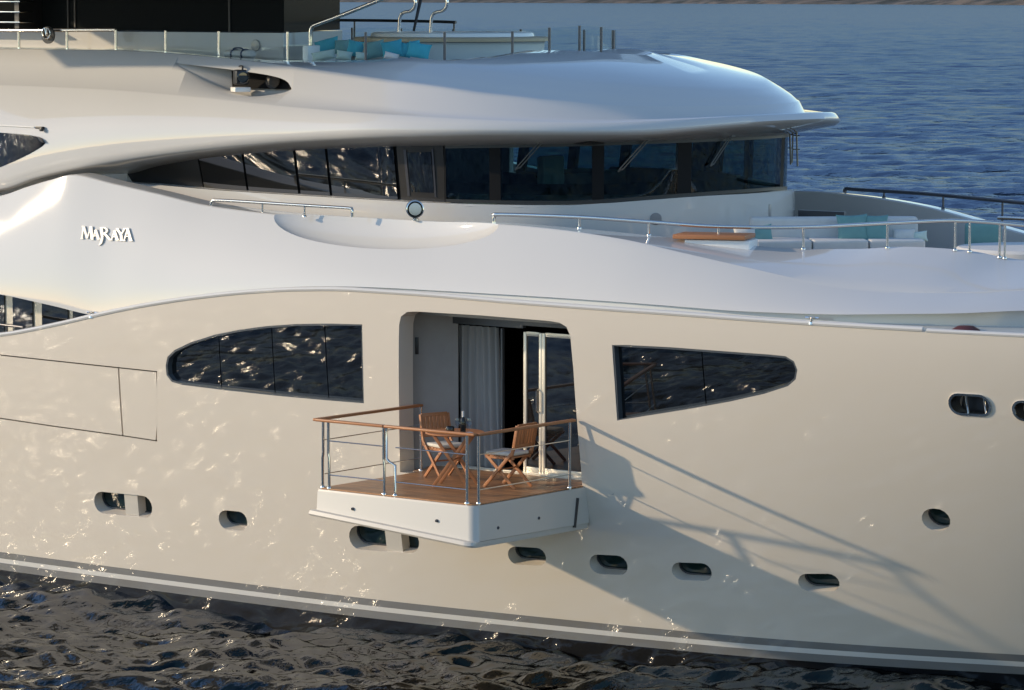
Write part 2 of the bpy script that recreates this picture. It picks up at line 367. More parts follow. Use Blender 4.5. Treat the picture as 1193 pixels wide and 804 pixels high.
def ring(bm, outl, w_, o0, o1):
    """frame strip that lines an opening: width w_ inwards, from offset o0 to o1"""
    P = np.array(outl); c = P.mean(0); n = len(P); inn = []
    for i in range(n):
        t = P[(i+1) % n]-P[i-1]; nn = np.array([-t[1], t[0]]); nn /= np.linalg.norm(nn)+1e-9
        if np.dot(nn, c-P[i]) < 0: nn = -nn
        inn.append(P[i]+nn*w_)
    L4 = []
    for (x, z), (xi, zi) in zip(P, inn):
        L4.append([bm.verts.new(tuple(hull_pt(x, z, o0))), bm.verts.new(tuple(hull_pt(xi, zi, o0))), bm.verts.new(tuple(hull_pt(xi, zi, o1))), bm.verts.new(tuple(hull_pt(x, z, o1)))])
    for i in range(n):
        A, B = L4[i], L4[(i+1) % n]
        for k in range(4): bm.faces.new((A[k], A[(k+1) % 4], B[(k+1) % 4], B[k]))
    return bm
def hull_window(outl, splits, th_=.10):
    xs = [p[0] for p in outl]; bm = BM(); ring(bm, outl, .028, .006, .16); fr = build('hull_window', bm, M['grey_frame'], yacht)
    bm = BM(); patch(bm, outl, min(xs)+.01, max(xs)-.01, .15, .17, 30, 6); build('backing', bm, M['dark'], fr)
    ed = [min(xs)+.012]+splits+[max(xs)-.012]
    for a, b in zip(ed[:-1], ed[1:]):
        bm = BM(); patch(bm, outl, a+.008, b-.008, th_, th_+.02, 22, 8); build('pane', bm, M['mirror_glass'], fr)
    return fr
M['grey_frame'] = mat('blue_grey_frame', (.07, .08, .09), .35, coat=.4)
hull_window(OUT_L, [hull_hit(251, 425)[0], hull_hit(313, 425)[0], hull_hit(375, 425)[0]])
hull_window(OUT_R, [hull_hit(815, 445)[0]])
for a, b, c, d, kind in port_shapes:
    outl = stadium(a, b, c+.19*SL, d+.19*SL)
    bm = BM(); patch(bm, outl, a-.02, b+.02, .19, .21, 20, 8, grow=.02); pr = build('porthole', bm, M['port_glass'], yacht)
    bm = BM(); ring(bm, outl, .018, .165, .191); build('rim', bm, M['steel_dark'], pr)
    if kind == 'double':
        x0 = a+(b-a)*.51; x1 = a+(b-a)*.735; bm = BM(); patch(bm, stadium(a, b, c+.03*SL, d+.02*SL), x0, x1, .03, .188, 4, 4, zlim=(c+.022, d-.006)); build('divider', bm, M['bal_paint'], pr)
for q in FAIRS:
    a, b, c, d = px_stadium(*q); outl = stadium(a, b, c, d, 10)
    bm = BM(); ring(bm, outl, .03, -.02, .2); ff = build('fairlead', bm, M['steel'], yacht)
    bm = BM(); patch(bm, outl, a-.01, b+.01, .24, .26, 8, 6); build('back_plate', bm, M['black'], ff)
    for k in (.3, .72):
        x = a+(b-a)*k; bm = BM(); tube(bm, [hull_pt(x, c+.02, .12), hull_pt(x, d-.02, .12)], .018, 12); build('roller', bm, M['steel'], ff)
# boarding hatch panels fill their opening but for a dark joint
xm = hull_hit(140.5, 470)[0]; xr = max(p[0] for p in OUT_H); xl = min(p[0] for p in OUT_H)
fH = outline_fn(OUT_H)
for a, b in ((xl+.018, xm-.015), (xm+.015, xr-.024)):
    bm = BM(); A, B = [], []
    for x in np.linspace(a, b, 60 if b-a > 1 else 16):
        z0, z1 = fH(min(max(x, xl+.02), xr-.02)); zz = np.linspace(z0+.018, z1-.018, 14)
        A.append([hull_pt(x, z, 0.0) for z in zz]); B.append([hull_pt(x, z, .08) for z in zz])
    grid_solid(bm, A, B); build('shell_door', bm, M['hull'], yacht)
bm = BM(); patch(bm, OUT_H, xl+.01, xr-.005, .12, .14, 20, 4); build('hatch_backing', bm, M['seam'], yacht)
# sheer moulding: white strake along the hull top
def sheer_tube(x0, x1, r_, dy, dz, m, name, n=120, flat=1.0):
    bm = BM(); tube(bm, [(x, -float(Bs_(x))+dy, float(Zs_(x))+dz) for x in np.linspace(x0, x1, n)], r_, 8, flat=flat); return build(name, bm, m, yacht)
x1060 = solve(1075, 383, lambda q: q[1]+Bs_(q[0]))[0]
sheer_tube(-26, x1060, .035, .012, .012, M['white'], 'rubbing_strake')
sheer_tube(x1060+.05, 16.5, .03, .015, .0, M['white'], 'rubbing_strake', 60)

# ------------------------------------------------------------------ upper bulwark (sheer to crest, cap, inner face)
CREST = [(0, 229), (30, 219), (60, 210), (85, 204.5), (130, 214.5), (180, 226), (250, 242), (330, 251.5), (400, 256.5), (480, 261), (575, 262), (640, 267.5), (720, 279), (800, 297), (870, 313), (950, 330), (1010, 337.5), (1060, 341), (1120, 341.5), (1193, 339)]
BASE = [(0, 343), (60, 356), (110, 367), (160, 355), (220, 345.5), (290, 337.5), (350, 334), (410, 334), (480, 337), (600, 344), (700, 350.5), (800, 358), (860, 362.5), (950, 366), (1040, 366), (1120, 365), (1193, 362)]
ins_ = interp([(-26, .30), (-14, .34), (-8, .42), (0, .55), (4, .74), (5.5, .98), (7, 1.6), (8, 2.15), (10, 2.7), (12, 2.3)])
eb_ = interp([(-26, .05), (0, .05), (3, .07), (5, .16), (6.3, .45), (8, 1.25), (10, 1.9), (12, 1.7)])
Bc = lambda x: np.maximum(Bs_(x)-ins_(x), .2)
Bb = lambda x: np.maximum(Bs_(x)-eb_(x), .25)
cz = edge_z(CREST, Bc); bz = edge_z(BASE, Bb)
Zc_ = interp([(-26, cz[0][1]-.8), (-16, cz[0][1]-.5)]+cz+[(14, cz[-1][1]-.25)])
Zb_ = interp([(-26, bz[0][1]+.5), (-16, bz[0][1]+.3)]+bz+[(14, bz[-1][1]+.1)])
capw_ = interp([(-26, .30), (-3, .30), (-1, .32), (2, .85), (4, 1.45), (6, 1.6), (9, 1.3), (14, .5)])
CAPI = [(500, 257.5), (575, 258.5), (640, 263), (740, 272.5), (840, 283), (940, 290), (1000, 290), (1060, 287.5), (1120, 291), (1193, 303)]
ci = edge_z(CAPI, lambda x: Bc(x)-capw_(x)); Zi_ = interp([(-26, cz[0][1]-.78), (-16, cz[0][1]-.46)]+[(x, z+.03) for x, z in cz if x < ci[0][0]-.5]+ci+[(14, ci[-1][1]-.3)])
def bulwark_ring(x, s):
    zs, zb, zc, zi = float(Zs_(x)), float(Zb_(x)), float(Zc_(x)), float(Zi_(x)); zc += .11*(s > 0); zi += .11*(s > 0); bs, bb, bc = float(Bs_(x)), float(Bb(x)), float(Bc(x)); bi = max(bc-(float(capw_(x)) if s < 0 else .30), .15); zi = zi if s < 0 else zc+.03
    gut = float(interp([(-26, .0), (2, .02), (5, .12), (8, .22), (14, .2)])(x))
    pts = []; ex_ = float(interp([(-26, 1.6), (-6, 1.5), (0, 1.25), (5, 1.15), (12, 1.15)])(x))
    lo = min(zs+.004, zb)
    if x > -7.6: pts += [(bs-.03, zs-.03), (bb-.02-gut, lo+.01), (bb-.03-gut, zb-.012 if zb-.012 > lo+.012 else lo+.014)]
    else: pts += [(bb-.16, zb-.004), (bb-.10, zb-.004), (bb-.05, zb-.004)]
    for k in range(0, 13):
        t = k/12; z = zb+(zc-zb)*t; y = bb-(bb-bc)*(t**ex_)
        pts.append((y, z))
    # rounded crest, then cap
    pts += [(bc-.018, zc+.012)]
    for k in range(1, 7):
        t = k/6; pts.append((bc-(bc-bi)*t, zc+.012+(zi-zc-.012)*(t**.9)))
    pts += [(bi-.02, zi-.02), (bi-.03, max(5.0, zi-.5) if x > -7.6 else zi-.3), (bi-.04, 4.9 if x > -7.6 else zb+.0)]
    return [(x, s*y, z) for y, z in pts]
def bulwark(s):
    bm = BM(); xs = np.unique(np.concatenate([np.linspace(-26, -12, 30), np.linspace(-12, 9.5, 190), np.linspace(9.5, 12, 16)])); rings = [[bm.verts.new(p) for p in bulwark_ring(float(x), s)] for x in xs]
    n = len(rings[0])
    for A, B in zip(rings[:-1], rings[1:]):
        for k in range(n): bm.faces.new((A[k], A[(k+1) % n], B[(k+1) % n], B[k]))
    bm.faces.new(rings[0]); bm.faces.new(list(reversed(rings[-1]))); return bm
bul = build('bulwark', bulwark(-1), M['white'], yacht, 18)
# shallow lens-shaped scoop in the crest
p0, p1, pb = ony(323, 250, -4.25), ony(580, 262, -4.02), ony(447, 296, -4.5)
cc = (p0+p1)/2; L2 = np.linalg.norm((p1-p0)[:2])/2
bm = BM(); bmesh.ops.create_uvsphere(bm, u_segments=64, v_segments=40, radius=1.0)
ex = Vector(((p1-p0)[0], (p1-p0)[1], 0)).normalized(); ey = Vector((-ex.y, ex.x, 0))
cen = Vector((cc[0], cc[1], cc[2]+.12))-ey*.10
for v in bm.verts: v.co = cen+ex*(v.co.x*(L2*1.08))+ey*(v.co.y*.36)+Vector((0, 0, 1))*(v.co.z*(cen.z-pb[2]))
boolean_cut(bul, bm, 18)
port_bul = build('bulwark', bulwark(1), M['white'], yacht, 32)

# ------------------------------------------------------------------ D-shaped plans: wheelhouse and roof
def sup_a(px, py, b, cx):
    """front length of an ellipse plan (half width b, centre cx) whose outline touches the sight line"""
    d = ray(px, py); n = np.array([d[1], -d[0]]); n /= np.linalg.norm(n); c = n @ CAM[:2]-n[0]*cx
    return math.sqrt(max(c*c-(n[1]*b)**2, .01))/n[0]
class Plan:
    def __init__(s, b, cx, a, aft=-26.0, taper=0.0): s.b, s.cx, s.a, s.aft, s.taper = b, cx, a, aft, taper
    def hw(s, x):
        x = np.asarray(x, float); t = np.clip((x-s.cx)/s.a, 0, 1); return s.b*np.sqrt(1-t*t)
    def pts(s, n1=70, n2=60):
        """starboard aft -> front -> port aft"""
        u = np.linspace(0, 1, n1, endpoint=False); o = [(s.aft+(s.cx-s.aft)*t, -s.b) for t in u]
        o += [(s.cx+s.a*math.sin(a), -s.b*math.cos(a)) for a in np.linspace(0, math.pi, n2, endpoint=False)]
        o += [(s.cx+(s.aft-s.cx)*t, s.b) for t in np.linspace(0, 1, n1+1)]
        return o
    def hit(s, px, py): return solve(px, py, lambda q: q[1]+float(s.hw(q[0])), -9, 6)
    def zfun(s, trace, front=None, extra=()):
        pts = [(p[0], p[2]) for p in (s.hit(*t) for t in trace)]
        if front is not None: pts.append((s.cx+s.a, front))
        pts = sorted(pts+list(extra)); out = [pts[0]]
        for q in pts[1:]:
            if q[0]-out[-1][0] > .04: out.append(q)
        return interp(out)
WCX = -3.2
PW = Plan(3.45, WCX, sup_a(918, 190, 3.45, WCX)); PWW = Plan(3.50, WCX, sup_a(926, 240, 3.50, WCX))
zg_bot = PW.zfun([(148, 213), (270, 222.5), (460, 234), (515, 236.5), (650, 239), (740, 238)], None, [(-26, 6.2)])
GB = float(zg_bot(-.6)); GFr = 9.15-226*np.linalg.norm(ony(914, 222, .5)-CAM)/FPX
zg_bot = PW.zfun([(148, 213), (270, 222.5), (460, 234), (515, 236.5), (650, 239)], GFr, [(-26, 6.2)])
zg_top = PW.zfun([(148, 201), (180, 193), (230, 184), (280, 178.5), (330, 174.5), (400, 171), (460, 169), (520, 168), (650, 166)], None, [(-26, 6.2), (1.0, 7.18)])
def band(name, plan_a, za, plan_b, zb, s0, s1, m, parent, th=.03, n=40, nz=2):
    """closed strip between two heights following the plan, parameter s along starboard aft -> front -> port"""
    A, B = [], []
    for s in np.linspace(s0, s1, n):
        ra, rb = plan_a.at(s), plan_b.at(s); ca, cb = [], []
        for k in range(nz+1):
            t = k/nz; x = ra[0]+(rb[0]-ra[0])*t; y = ra[1]+(rb[1]-ra[1])*t; z = float(za(ra[0]))*(1-t)+float(zb(rb[0]))*t
            nn = plan_a.nrm(s); ca.append((x, y, z)); cb.append((x-nn[0]*th, y-nn[1]*th, z))
        A.append(ca); B.append(cb)
    bm = BM(); grid_solid(bm, A, B); return build(name, bm, m, parent, 35)
def at(self, s):
    """s <= 0: straight starboard side at x = cx + s; 0..pi: round front; > pi: port side"""
    if s <= 0: return (self.cx+s, -self.b)
    if s < math.pi: return (self.cx+self.a*math.sin(s), -self.b*math.cos(s))
    return (self.cx-(s-math.pi), self.b)
def nrm(self, s):
    if s <= 0: return (0, -1)
    if s >= math.pi: return (0, 1)
    v = np.array([math.sin(s)/self.a, -math.cos(s)/self.b]); v /= np.linalg.norm(v); return tuple(v)
Plan.at = at; Plan.nrm = nrm
def s_of(plan, px, py=200):
    p = plan.hit(px, py)
    if p[0] <= plan.cx: return p[0]-plan.cx
    return math.acos(max(-1, min(1, -p[1]/plan.b)))
# roof rings from photo outlines
PB = Plan(4.12, WCX, sup_a(977.5, 137, 4.12, WCX)); P2 = Plan(4.02, WCX, sup_a(973.5, 130, 4.02, WCX)); P25 = Plan(3.72, WCX, sup_a(938, 124, 3.72, WCX))
P3 = Plan(3.55, WCX, sup_a(931, 118, 3.55, WCX)); P4 = Plan(2.95, WCX, sup_a(893, 97, 2.95, WCX)); P5 = Plan(2.1, WCX, sup_a(830, 75, 2.1, WCX)); P6 = Plan(1.0, WCX, sup_a(760, 62, 1.0, WCX))
zf = lambda px, py: 9.15-(py+4)*np.linalg.norm(ony(px, py, 1.6)-CAM)/FPX
zB = PB.zfun([(0, 222), (40, 209), (85, 198), (130, 190), (200, 180), (270, 172), (340, 166), (470, 160), (600, 158), (740, 158)], zf(977, 139)+.0, [(-26, 5.4)])
z2 = P2.zfun([(0, 100), (120, 105), (230, 114), (340, 125.5), (450, 134), (560, 140), (700, 143.5)], zf(968, 128)+.0, [(-26, 7.5)])
z3 = P3.zfun([(0, 58), (120, 59), (200, 63), (330, 77), (450, 93), (560, 108), (640, 117), (740, 124)], zf(931, 118), [(-26, 8.3)])
f25 = interp([(-26, .62), (-7, .6), (-4.5, .4), (-2, .2), (4, .2)])
z25 = lambda x: float(z2(x))*(1-float(f25(x)))+float(z3(x))*float(f25(x))
z4 = P4.zfun([(0, 54.5), (150, 57), (250, 65), (340, 70.5), (430, 70), (480, 67.5)], None, [(-26, 8.3), (-1.9, 8.16), (-.9, 8.04), (0, 7.93), (P4.cx+P4.a, zf(893, 97))])
FL = 7.72
hump = lambda x, top: FL+(top-FL)*float(np.clip((x+3.25)/.7, 0, 1))
Z5 = interp([(-5, 8.3), (-3, 8.30), (-2, 8.26), (-1, 8.15), (0, 8.0), (1.2, 7.95)]); Z6 = interp([(-5, 8.36), (-3, 8.36), (-1.95, 8.37), (-.65, 8.25), (.3, 8.09), (1.2, 7.98)])
z5 = lambda x: hump(x, float(Z5(x)))
z6 = lambda x: hump(x, float(Z6(x)))
fmid = interp([(-26, .10), (-8, .12), (-5, .22), (-2, .45), (3, .45)])
def roof_mesh():
    bm = BM(); spec_ = [(PW, lambda x: float(zg_top(x))-.02, -.12), (PW, lambda x: float(zg_top(x))-.02, .02), (PB, lambda x: float(zB(x)) + .0, -.06), (PB, lambda x: float(zB(x))+.035, 0), (PB, lambda x: float(zB(x))*(1-float(fmid(x)))+float(z2(x))*float(fmid(x)), .03), (P2, z2, 0), (P2, lambda x: float(z2(x))+.012, -.03), (P25, z25, 0), (P3, z3, 0), (P3, lambda x: float(z3(x))+.012, -.03)]
    for t in (.25, .5, .75): spec_.append((('mix', P3, P4, t), (lambda x, t=t: float(z3(x))*(1-t**.8)+float(z4(x))*t**.8), 0))
    spec_ += [(P4, z4, 0), (P5, z5, 0), (P6, z6, 0)]
    rings = []
    S = np.concatenate([np.linspace(PB.aft-WCX, -9, 20), np.linspace(-8.8, -.05, 90), np.linspace(0, math.pi, 90), math.pi+np.linspace(.05, 8.8, 60), math.pi+np.linspace(9, -(PB.aft-WCX), 16)])
    for pl, zfn, grow in spec_:
        ring_ = []
        for s in S:
            if isinstance(pl, tuple):
                a, b = pl[1].at(s), pl[2].at(s); x = a[0]+(b[0]-a[0])*pl[3]; y = a[1]+(b[1]-a[1])*pl[3]; nn = pl[1].nrm(s)
            else: x, y = pl.at(s); nn = pl.nrm(s)
            ring_.append(bm.verts.new((x+nn[0]*grow, y+nn[1]*grow, float(zfn(x)))))
        rings.append(ring_)
    n = len(S)
    for A, B in zip(rings[:-1], rings[1:]):
        for k in range(n): bm.faces.new((A[k], A[(k+1) % n], B[(k+1) % n], B[k]))
    for rg, rev in ((rings[0], 0), (rings[-1], 1)):      # close bottom and top by strips across the beam
        h = n//2
        for k in range(h-1 + (n % 2)):
            a, b, c, d = rg[k], rg[k+1], rg[n-2-k], rg[n-1-k]
            vs_ = [a, b] + ([c] if c is not b else []) + [d]
            vs_ = list(dict.fromkeys(vs_))
            if len(vs_) >= 3:
                try: bm.faces.new(vs_)
                except ValueError: pass
    return bm
roof = build('roof', roof_mesh(), M['white'], yacht, 84)
# ------------------------------------------------------------------ wheelhouse (bridge)
off = lambda pl, d: (lambda q: (setattr(q, 'b', pl.b+d), setattr(q, 'a', pl.a+d), q)[2])(Plan(pl.b, pl.cx, pl.a))
S148 = s_of(PW, 148, 207)
bw = band('bridge_wall', PWW, lambda x: 4.9, PWW, lambda x: float(zg_bot(x)), -9.5, math.pi+9.5, M['white'], yacht, .14, 150, 6)
band('ledge', PWW, lambda x: float(zg_bot(x))-.03, off(PW, -.16), lambda x: float(zg_bot(x))+.016, -9.4, math.pi+9.4, M['white_soft'], bw, .04, 120, 1)
band('aft_wall', PW, lambda x: float(zg_bot(x))-.2, PW, lambda x: float(zg_top(x))+.02, -11, S148, M['white'], bw, .1, 16, 2)
band('aft_wall', PW, lambda x: float(zg_bot(x))-.2, PW, lambda x: float(zg_top(x))+.02, math.pi+3.2, math.pi+11, M['white'], bw, .1, 16, 2)
PWi = off(PW, -.025); PWj = off(PW, -.14); PWo = off(PW, .004)
band('dark_glazing_band', PWj, lambda x: float(zg_bot(x)), PWi, lambda x: float(zg_top(x)), S148, s_of(PW, 517), M['dark'], bw, .04, 40, 2)
zt_ = lambda x: float(zg_top(x))-.01; zb_ = lambda x: float(zg_bot(x))+.012
PWb = off(PW, -.105)
def pane(a, b, m, nm='window_pane'): return band(nm, PWb, zb_, PWo, zt_, a, b, m, bw, .015, 18, 4)
for a, b in ((232, 281.5), (284, 341.5), (344.5, 378.5), (381.5, 458)): pane(s_of(PW, a), s_of(PW, b), M['mirror_glass'])
pane(S148, s_of(PW, 230.5), M['black'], 'black_panel')
dpan = band('bridge_door', PWb, zb_, PWo, zt_, s_of(PW, 462), s_of(PW, 516), M['bronze'] if 'bronze' in M else M['grey_frame'], bw, .03, 10, 3)
PWo2 = off(PW, .012); PWb2 = off(PW, -.088)
band('door_pane', PWb2, lambda x: zb_(x)+.12, PWo2, lambda x: zt_(x)-.10, s_of(PW, 475), s_of(PW, 502), M['mirror_glass'], dpan, .01, 8, 4)
for a, b in ((470.5, 473.5), (503, 505)): band('door_frame', PWb2, lambda x: zb_(x)+.06, PWo2, lambda x: zt_(x)-.06, s_of(PW, a), s_of(PW, b), M['steel_dark'], dpan, .02, 3, 2)
SB = [s_of(PW, q) for q in (519, 570, 583, 690, 704, 790, 806, 876, 890)]
panes = [(SB[0], SB[1]), (SB[2], SB[3]), (SB[4], SB[5]), (SB[6], SB[7]), (SB[8], math.pi-SB[8])]
panes += [(math.pi-b, math.pi-a) for a, b in panes[3::-1]]
PWi2 = off(PW, -.02); edges = [s_of(PW, 517)]
for a, b in panes:
    band('window_pane', PWi2, zb_, PWo, zt_, a, b, M['bridge_glass'], bw, .015, 18, 4); band('mullion', PWi2, zb_, PWo, zt_, edges[-1], a, M['dark'], bw, .07, 5, 1); edges.append(b)
for k in range(3): pane(math.pi-SB[0]+.15+k*1.05, math.pi-SB[0]+1.1+k*1.05, M['bridge_glass'])
for k in range(4): band('mullion', PWb, zb_, PWo, zt_, math.pi-SB[0]-.02+k*1.05, math.pi-SB[0]+.15+k*1.05, M['dark'], bw, .07, 3, 1)
# glass header and sill lines in black
for z0_, z1_, q_ in ((lambda x: zt_(x)-.05, zt_, 0), (zb_, lambda x: zb_(x)+.045, .02)): band('glazing_trim', off(PW, .012-q_), z0_, off(PW, .012-q_), z1_, SB[0], math.pi-SB[0], M['black'], bw, .02, 90, 1)
# inside: dark floor, bulkhead, ceiling, console, pilot chairs
bm = BM(); box(bm, (-3.2, 0, 5.55), (8.0, 6.2, .06)); build('bridge_floor', bm, M['dark'], bw)
bm = BM(); box(bm, (-6.6, 0, 6.5), (.1, 6.6, 2.0)); build('bulkhead', bm, M['dark_wall'] if 'dark_wall' in M else M['dark'], bw)
bm = BM(); box(bm, (-3.4, 0, 7.12), (6.6, 5.0, .04)); build('ceiling_panel', bm, M['dark'], bw)
M['console'] = mat('dark_grey_console', (.05, .055, .055), .45)
bm = BM()
A_, B_ = [], []
pc = off(PW, -.75)
for s in np.linspace(-.6, math.pi+.6, 50):
    x, y = PWi.at(s); xi, yi = pc.at(s); A_.append([(x*.985-.03, y*.96, 5.6), (x*.985-.03, y*.96, 6.38), (xi, yi, 6.5), (xi-.05, yi*.97, 6.38)]); B_.append([(xi-.3, yi*.93, 5.6), (xi-.3, yi*.93, 6.1), (xi-.2, yi*.93, 6.2), (xi-.12, yi*.95, 6.3)])
grid_solid(bm, A_, B_); build('console', bm, M['console'], bw)
M['pale_leather'] = mat('pale_leather', (.52, .54, .52), .6)
for x, y in ((-1.7, -1.1),):
    bm = BM(); box(bm, (x-.25, y, 6.45), (.14, .5, .8), bevel=.05); box(bm, (x, y, 6.02), (.5, .5, .14), bevel=.05); lathe(bm, [(.06, 0), (.06, .42), (.22, .44)], (x, y, 5.56)); build('pilot_chair', bm, M['pale_leather'], bw)
bm = BM(); box(bm, (-3.4, 1.2, 6.25), (.9, 1.6, .5), bevel=.04); build('chart_table', bm, M['console'], bw)
# wipers hang in front of the glass from the roof soffit
def wiper(pa, pb):
    a = PW.hit(*pa); b = PW.hit(*pb); sa = s_of(PW, *pa); na = np.array([*PW.nrm(sa), 0]); sb = s_of(PW, *pb); nb = np.array([*PW.nrm(sb), 0])
    a = a+na*.10; b = b+nb*.05; bm = BM(); t = np.array([na[1], -na[0], 0])*.025
    tube(bm, [a+t, b+t], .009, 6); tube(bm, [a-t, b-t], .009, 6); wv = build('wiper', bm, M['wiper_metal'], bw)
    bm = BM(); box(bm, tuple(a+np.array([0, 0, .02])), (.10, .10, .07), bevel=.01); build('wiper_motor', bm, M['wiper_metal'], wv)
    bm = BM(); tube(bm, [b+t*1.5-np.array([0, 0, .02]), b-t*1.5+np.array([0, 0, .02])], .012, 6); build('wiper_tip', bm, M['wiper_metal'], wv)
M['wiper_metal'] = mat('grey_wiper_metal', (.16, .16, .15), .35, metal=.7)
wiper((633, 163), (604, 196)); wiper((752, 162), (722, 198)); wiper((846, 158), (827, 192))
for k, s in ((0, 2.05), (1, 2.35)):
    p = np.array([*PW.at(s), 0]); n_ = np.array([*PW.nrm(s), 0]); q = p+n_*.13; zt = float(zg_top(p[0]))+.06; bm = BM()
    tube(bm, [q+[0, 0, zt], q+n_*.02+[.0, .0, zt-.55]], .014, 6); tube(bm, [q-n_*.05+[0, 0, zt], q-n_*.06+[0, 0, zt-.5]], .012, 6)
    for zz in (.10, .30): tube(bm, [q-n_*.06+[0, 0, zt-zz], q+n_*.05+[0, 0, zt-zz]], .008, 6)
    build('wiper', bm, M['wiper_metal'], bw)
# round grille and slot in the white wall below the glass
for (px, py), r_ in (((764, 255), .085),):
    p = PWW.hit(px, py); s = s_of(PWW, px, py); n_ = PWW.nrm(s); bm = BM(); lathe(bm, [(0, -.02), (r_, -.02), (r_, .012), (r_*.85, .016), (0, .01)], p, (n_[0], n_[1], 0), 24); build('round_grille', bm, M['grille'] if 'grille' in M else M['grey'], bw)
p = PWW.hit(897, 246); s = s_of(PWW, 897, 246); n_ = PWW.nrm(s); bm = BM(); box(bm, tuple(p), (.02, .05, .2), ((n_[0], n_[1], 0), (-n_[1], n_[0], 0), (0, 0, 1)), .008); build('slot_light', bm, M['grey'], bw)

# ------------------------------------------------------------------ roof details
rt = bvh_of(roof)
# sunk bay for the searchlight
REC = [(204, 73.5), (230, 76.5), (262, 80), (295, 84.5), (320, 89), (333, 93.5), (339, 99), (341, 104), (333, 107.5), (318, 110.5), (300, 112.5), (284, 112.8), (266, 110.5), (248, 105), (232, 96.5), (218, 85.5)]
H = [cast(rt, *p)[0] for p in REC]; hc = np.mean(H, 0)
inw = np.array([-.10, 1, -.06]); inw /= np.linalg.norm(inw)
ft_, fb_ = interp(REC[:8]), interp(REC[7:]+[(204, 74.2)]); A_, B_ = [], []
for px in np.concatenate([np.linspace(204.5, 248, 16), np.linspace(250, 340.6, 26)]):
    dp = .02+.46*min(1, max(0, (px-204)/46))**1.25; ra, rb = [], []
    for t in np.linspace(0, 1, 5):
        q = cast(rt, px, float(ft_(px))*(1-t)+(float(fb_(px))+.15)*t)[0]; ra.append(q-inw*.3); rb.append(q+(hc-q)*.05*min(1, dp*2)+inw*dp)
    A_.append(ra); B_.append(rb)
bm = BM(); grid_solid(bm, A_, B_); boolean_cut(roof, bm, 84)
bb = [cast(rt, *p)[0]+inw*.40 for p in ((250, 81), (290, 85), (318, 89.5), (333, 96), (338, 103), (300, 102.5), (251, 101))]
bm = BM(); prism(bm, [b+inw*.0 for b in bb], [b+inw*.03 for b in bb]); build('bay_back', bm, M['dark'], roof)
sl0 = cast(rt, 273, 99)[0]+inw*.16
vx = np.array([.85, -.5, 0]); vx /= np.linalg.norm(vx); vy = np.array([-vx[1], vx[0], 0])
bm = BM(); box(bm, tuple(sl0+np.array([0, 0, .12])), (.20, .20, .22), (tuple(vx), tuple(vy), (0, 0, 1)), .035, 3); srch = build('searchlight', bm, M['black'], roof)
bm = BM(); lathe(bm, [(.0, 0), (.085, 0), (.095, .03), (.08, .035), (.07, .01), (0, .012)], sl0+np.array([0, 0, .12])+vx*.095, tuple(vx), 20); build('lens', bm, M['mirror_glass'], srch)
bm = BM(); box(bm, tuple(sl0+np.array([0, 0, -.06])-vx*.03), (.26, .24, .07), (tuple(vx), tuple(vy), (0, 0, 1)), .015); build('base', bm, M['white_soft'], srch)
bm = BM(); tube(bm, curve([sl0+vx*-.08+[0, 0, .22], sl0+vx*-.07+[0, 0, .275], sl0+vx*.07+[0, 0, .275], sl0+vx*.08+[0, 0, .22]], 16), .016, 8); build('handle', bm, M['black'], srch)
bm = BM(); c_ = cast(rt, 303, 94)[0]+inw*.30; lathe(bm, [(0, -.10), (.08, -.09), (.11, 0), (.08, .09), (0, .10)], c_, (.8, -.5, 0), 20); build('reflection_blob', bm, M['black'], roof)  # black body added to stand for a dark reflection inside the bay
def px_patch(tree, xs, top, bot, o0, o1, nz=6):
    ft, fb = interp(top), interp(bot); A, B = [], []
    for px in xs:
        ra, rb = [], []
        for t in np.linspace(0, 1, nz):
            py = float(ft(px))*(1-t)+float(fb(px))*t; q, n_ = cast(tree, px, py); ra.append(q+n_*(o0 if not isinstance(o0, tuple) else o0[0]*(1-t)+o0[1]*t)); rb.append(q+n_*o1)
        A.append(ra); B.append(rb)
    bm = BM(); return grid_solid(bm, A, B)
bm = px_patch(rt, np.linspace(-55, 52.6, 34), [(-60, 150), (0, 154.5), (30, 157), (46, 159.5), (50, 162), (52.6, 166)], [(-60, 218), (0, 195), (20, 186.5), (38, 177.5), (47, 172), (50, 170), (52.6, 167)], (.075, .006), -.03)
build('side_window', bm, M['mirror_glass'], roof)
q, n_ = cast(rt, 48, 149); bm = BM(); box(bm, tuple(q+n_*.03), (.16, .05, .035), bevel=.008); box(bm, tuple(q+n_*.05+np.array([.06, 0, -.03])), (.05, .05, .05), bevel=.01); build('deck_light', bm, M['black'], roof)
bm = BM(); tube(bm, [cast(rt, x, 146.3+x*.055)[0]+cast(rt, x, 146.3+x*.055)[1]*.002 for x in (-40, -10, 10, 40)], .012, 6); build('drip_rail', bm, M['white_soft'], roof)

# ------------------------------------------------------------------ name on the bulwark
bt_ = bvh_of(bul)
LET = []          # strokes in photo pixels: x0, y0, x1, y1, half width at each end
def st(*a): LET.append(a)
def shape_M(x, y, h, w_): st(x+.6, y+h, x+2.2, y, .7, .7); st(x+2.4, y, x+w_*.52, y+h, 1.6, 1.0); st(x+w_*.52, y+h, x+w_-1.8, y, .7, .7); st(x+w_-1.8, y, x+w_-.6, y+h, 1.6, 1.6); st(x-.8, y+h, x+2.2, y+h, .55, .55); st(x+w_-2.4, y+h, x+w_+1.2, y+h, .55, .55); st(x+.6, y, x+3, y, .5, .5)
def shape_A(x, y, h, w_): st(x+.4, y+h, x+w_*.5, y, .65, .65); st(x+w_*.45, y, x+w_-1, y+h, 1.5, 1.5); st(x+w_*.25, y+h*.66, x+w_*.72, y+h*.66, .5, .5); st(x-1, y+h, x+1.8, y+h, .5, .5); st(x+w_-2.6, y+h, x+w_+.8, y+h, .5, .5)
shape_M(96, 264, 14, 13); shape_A(108.5, 268, 11, 8.5)
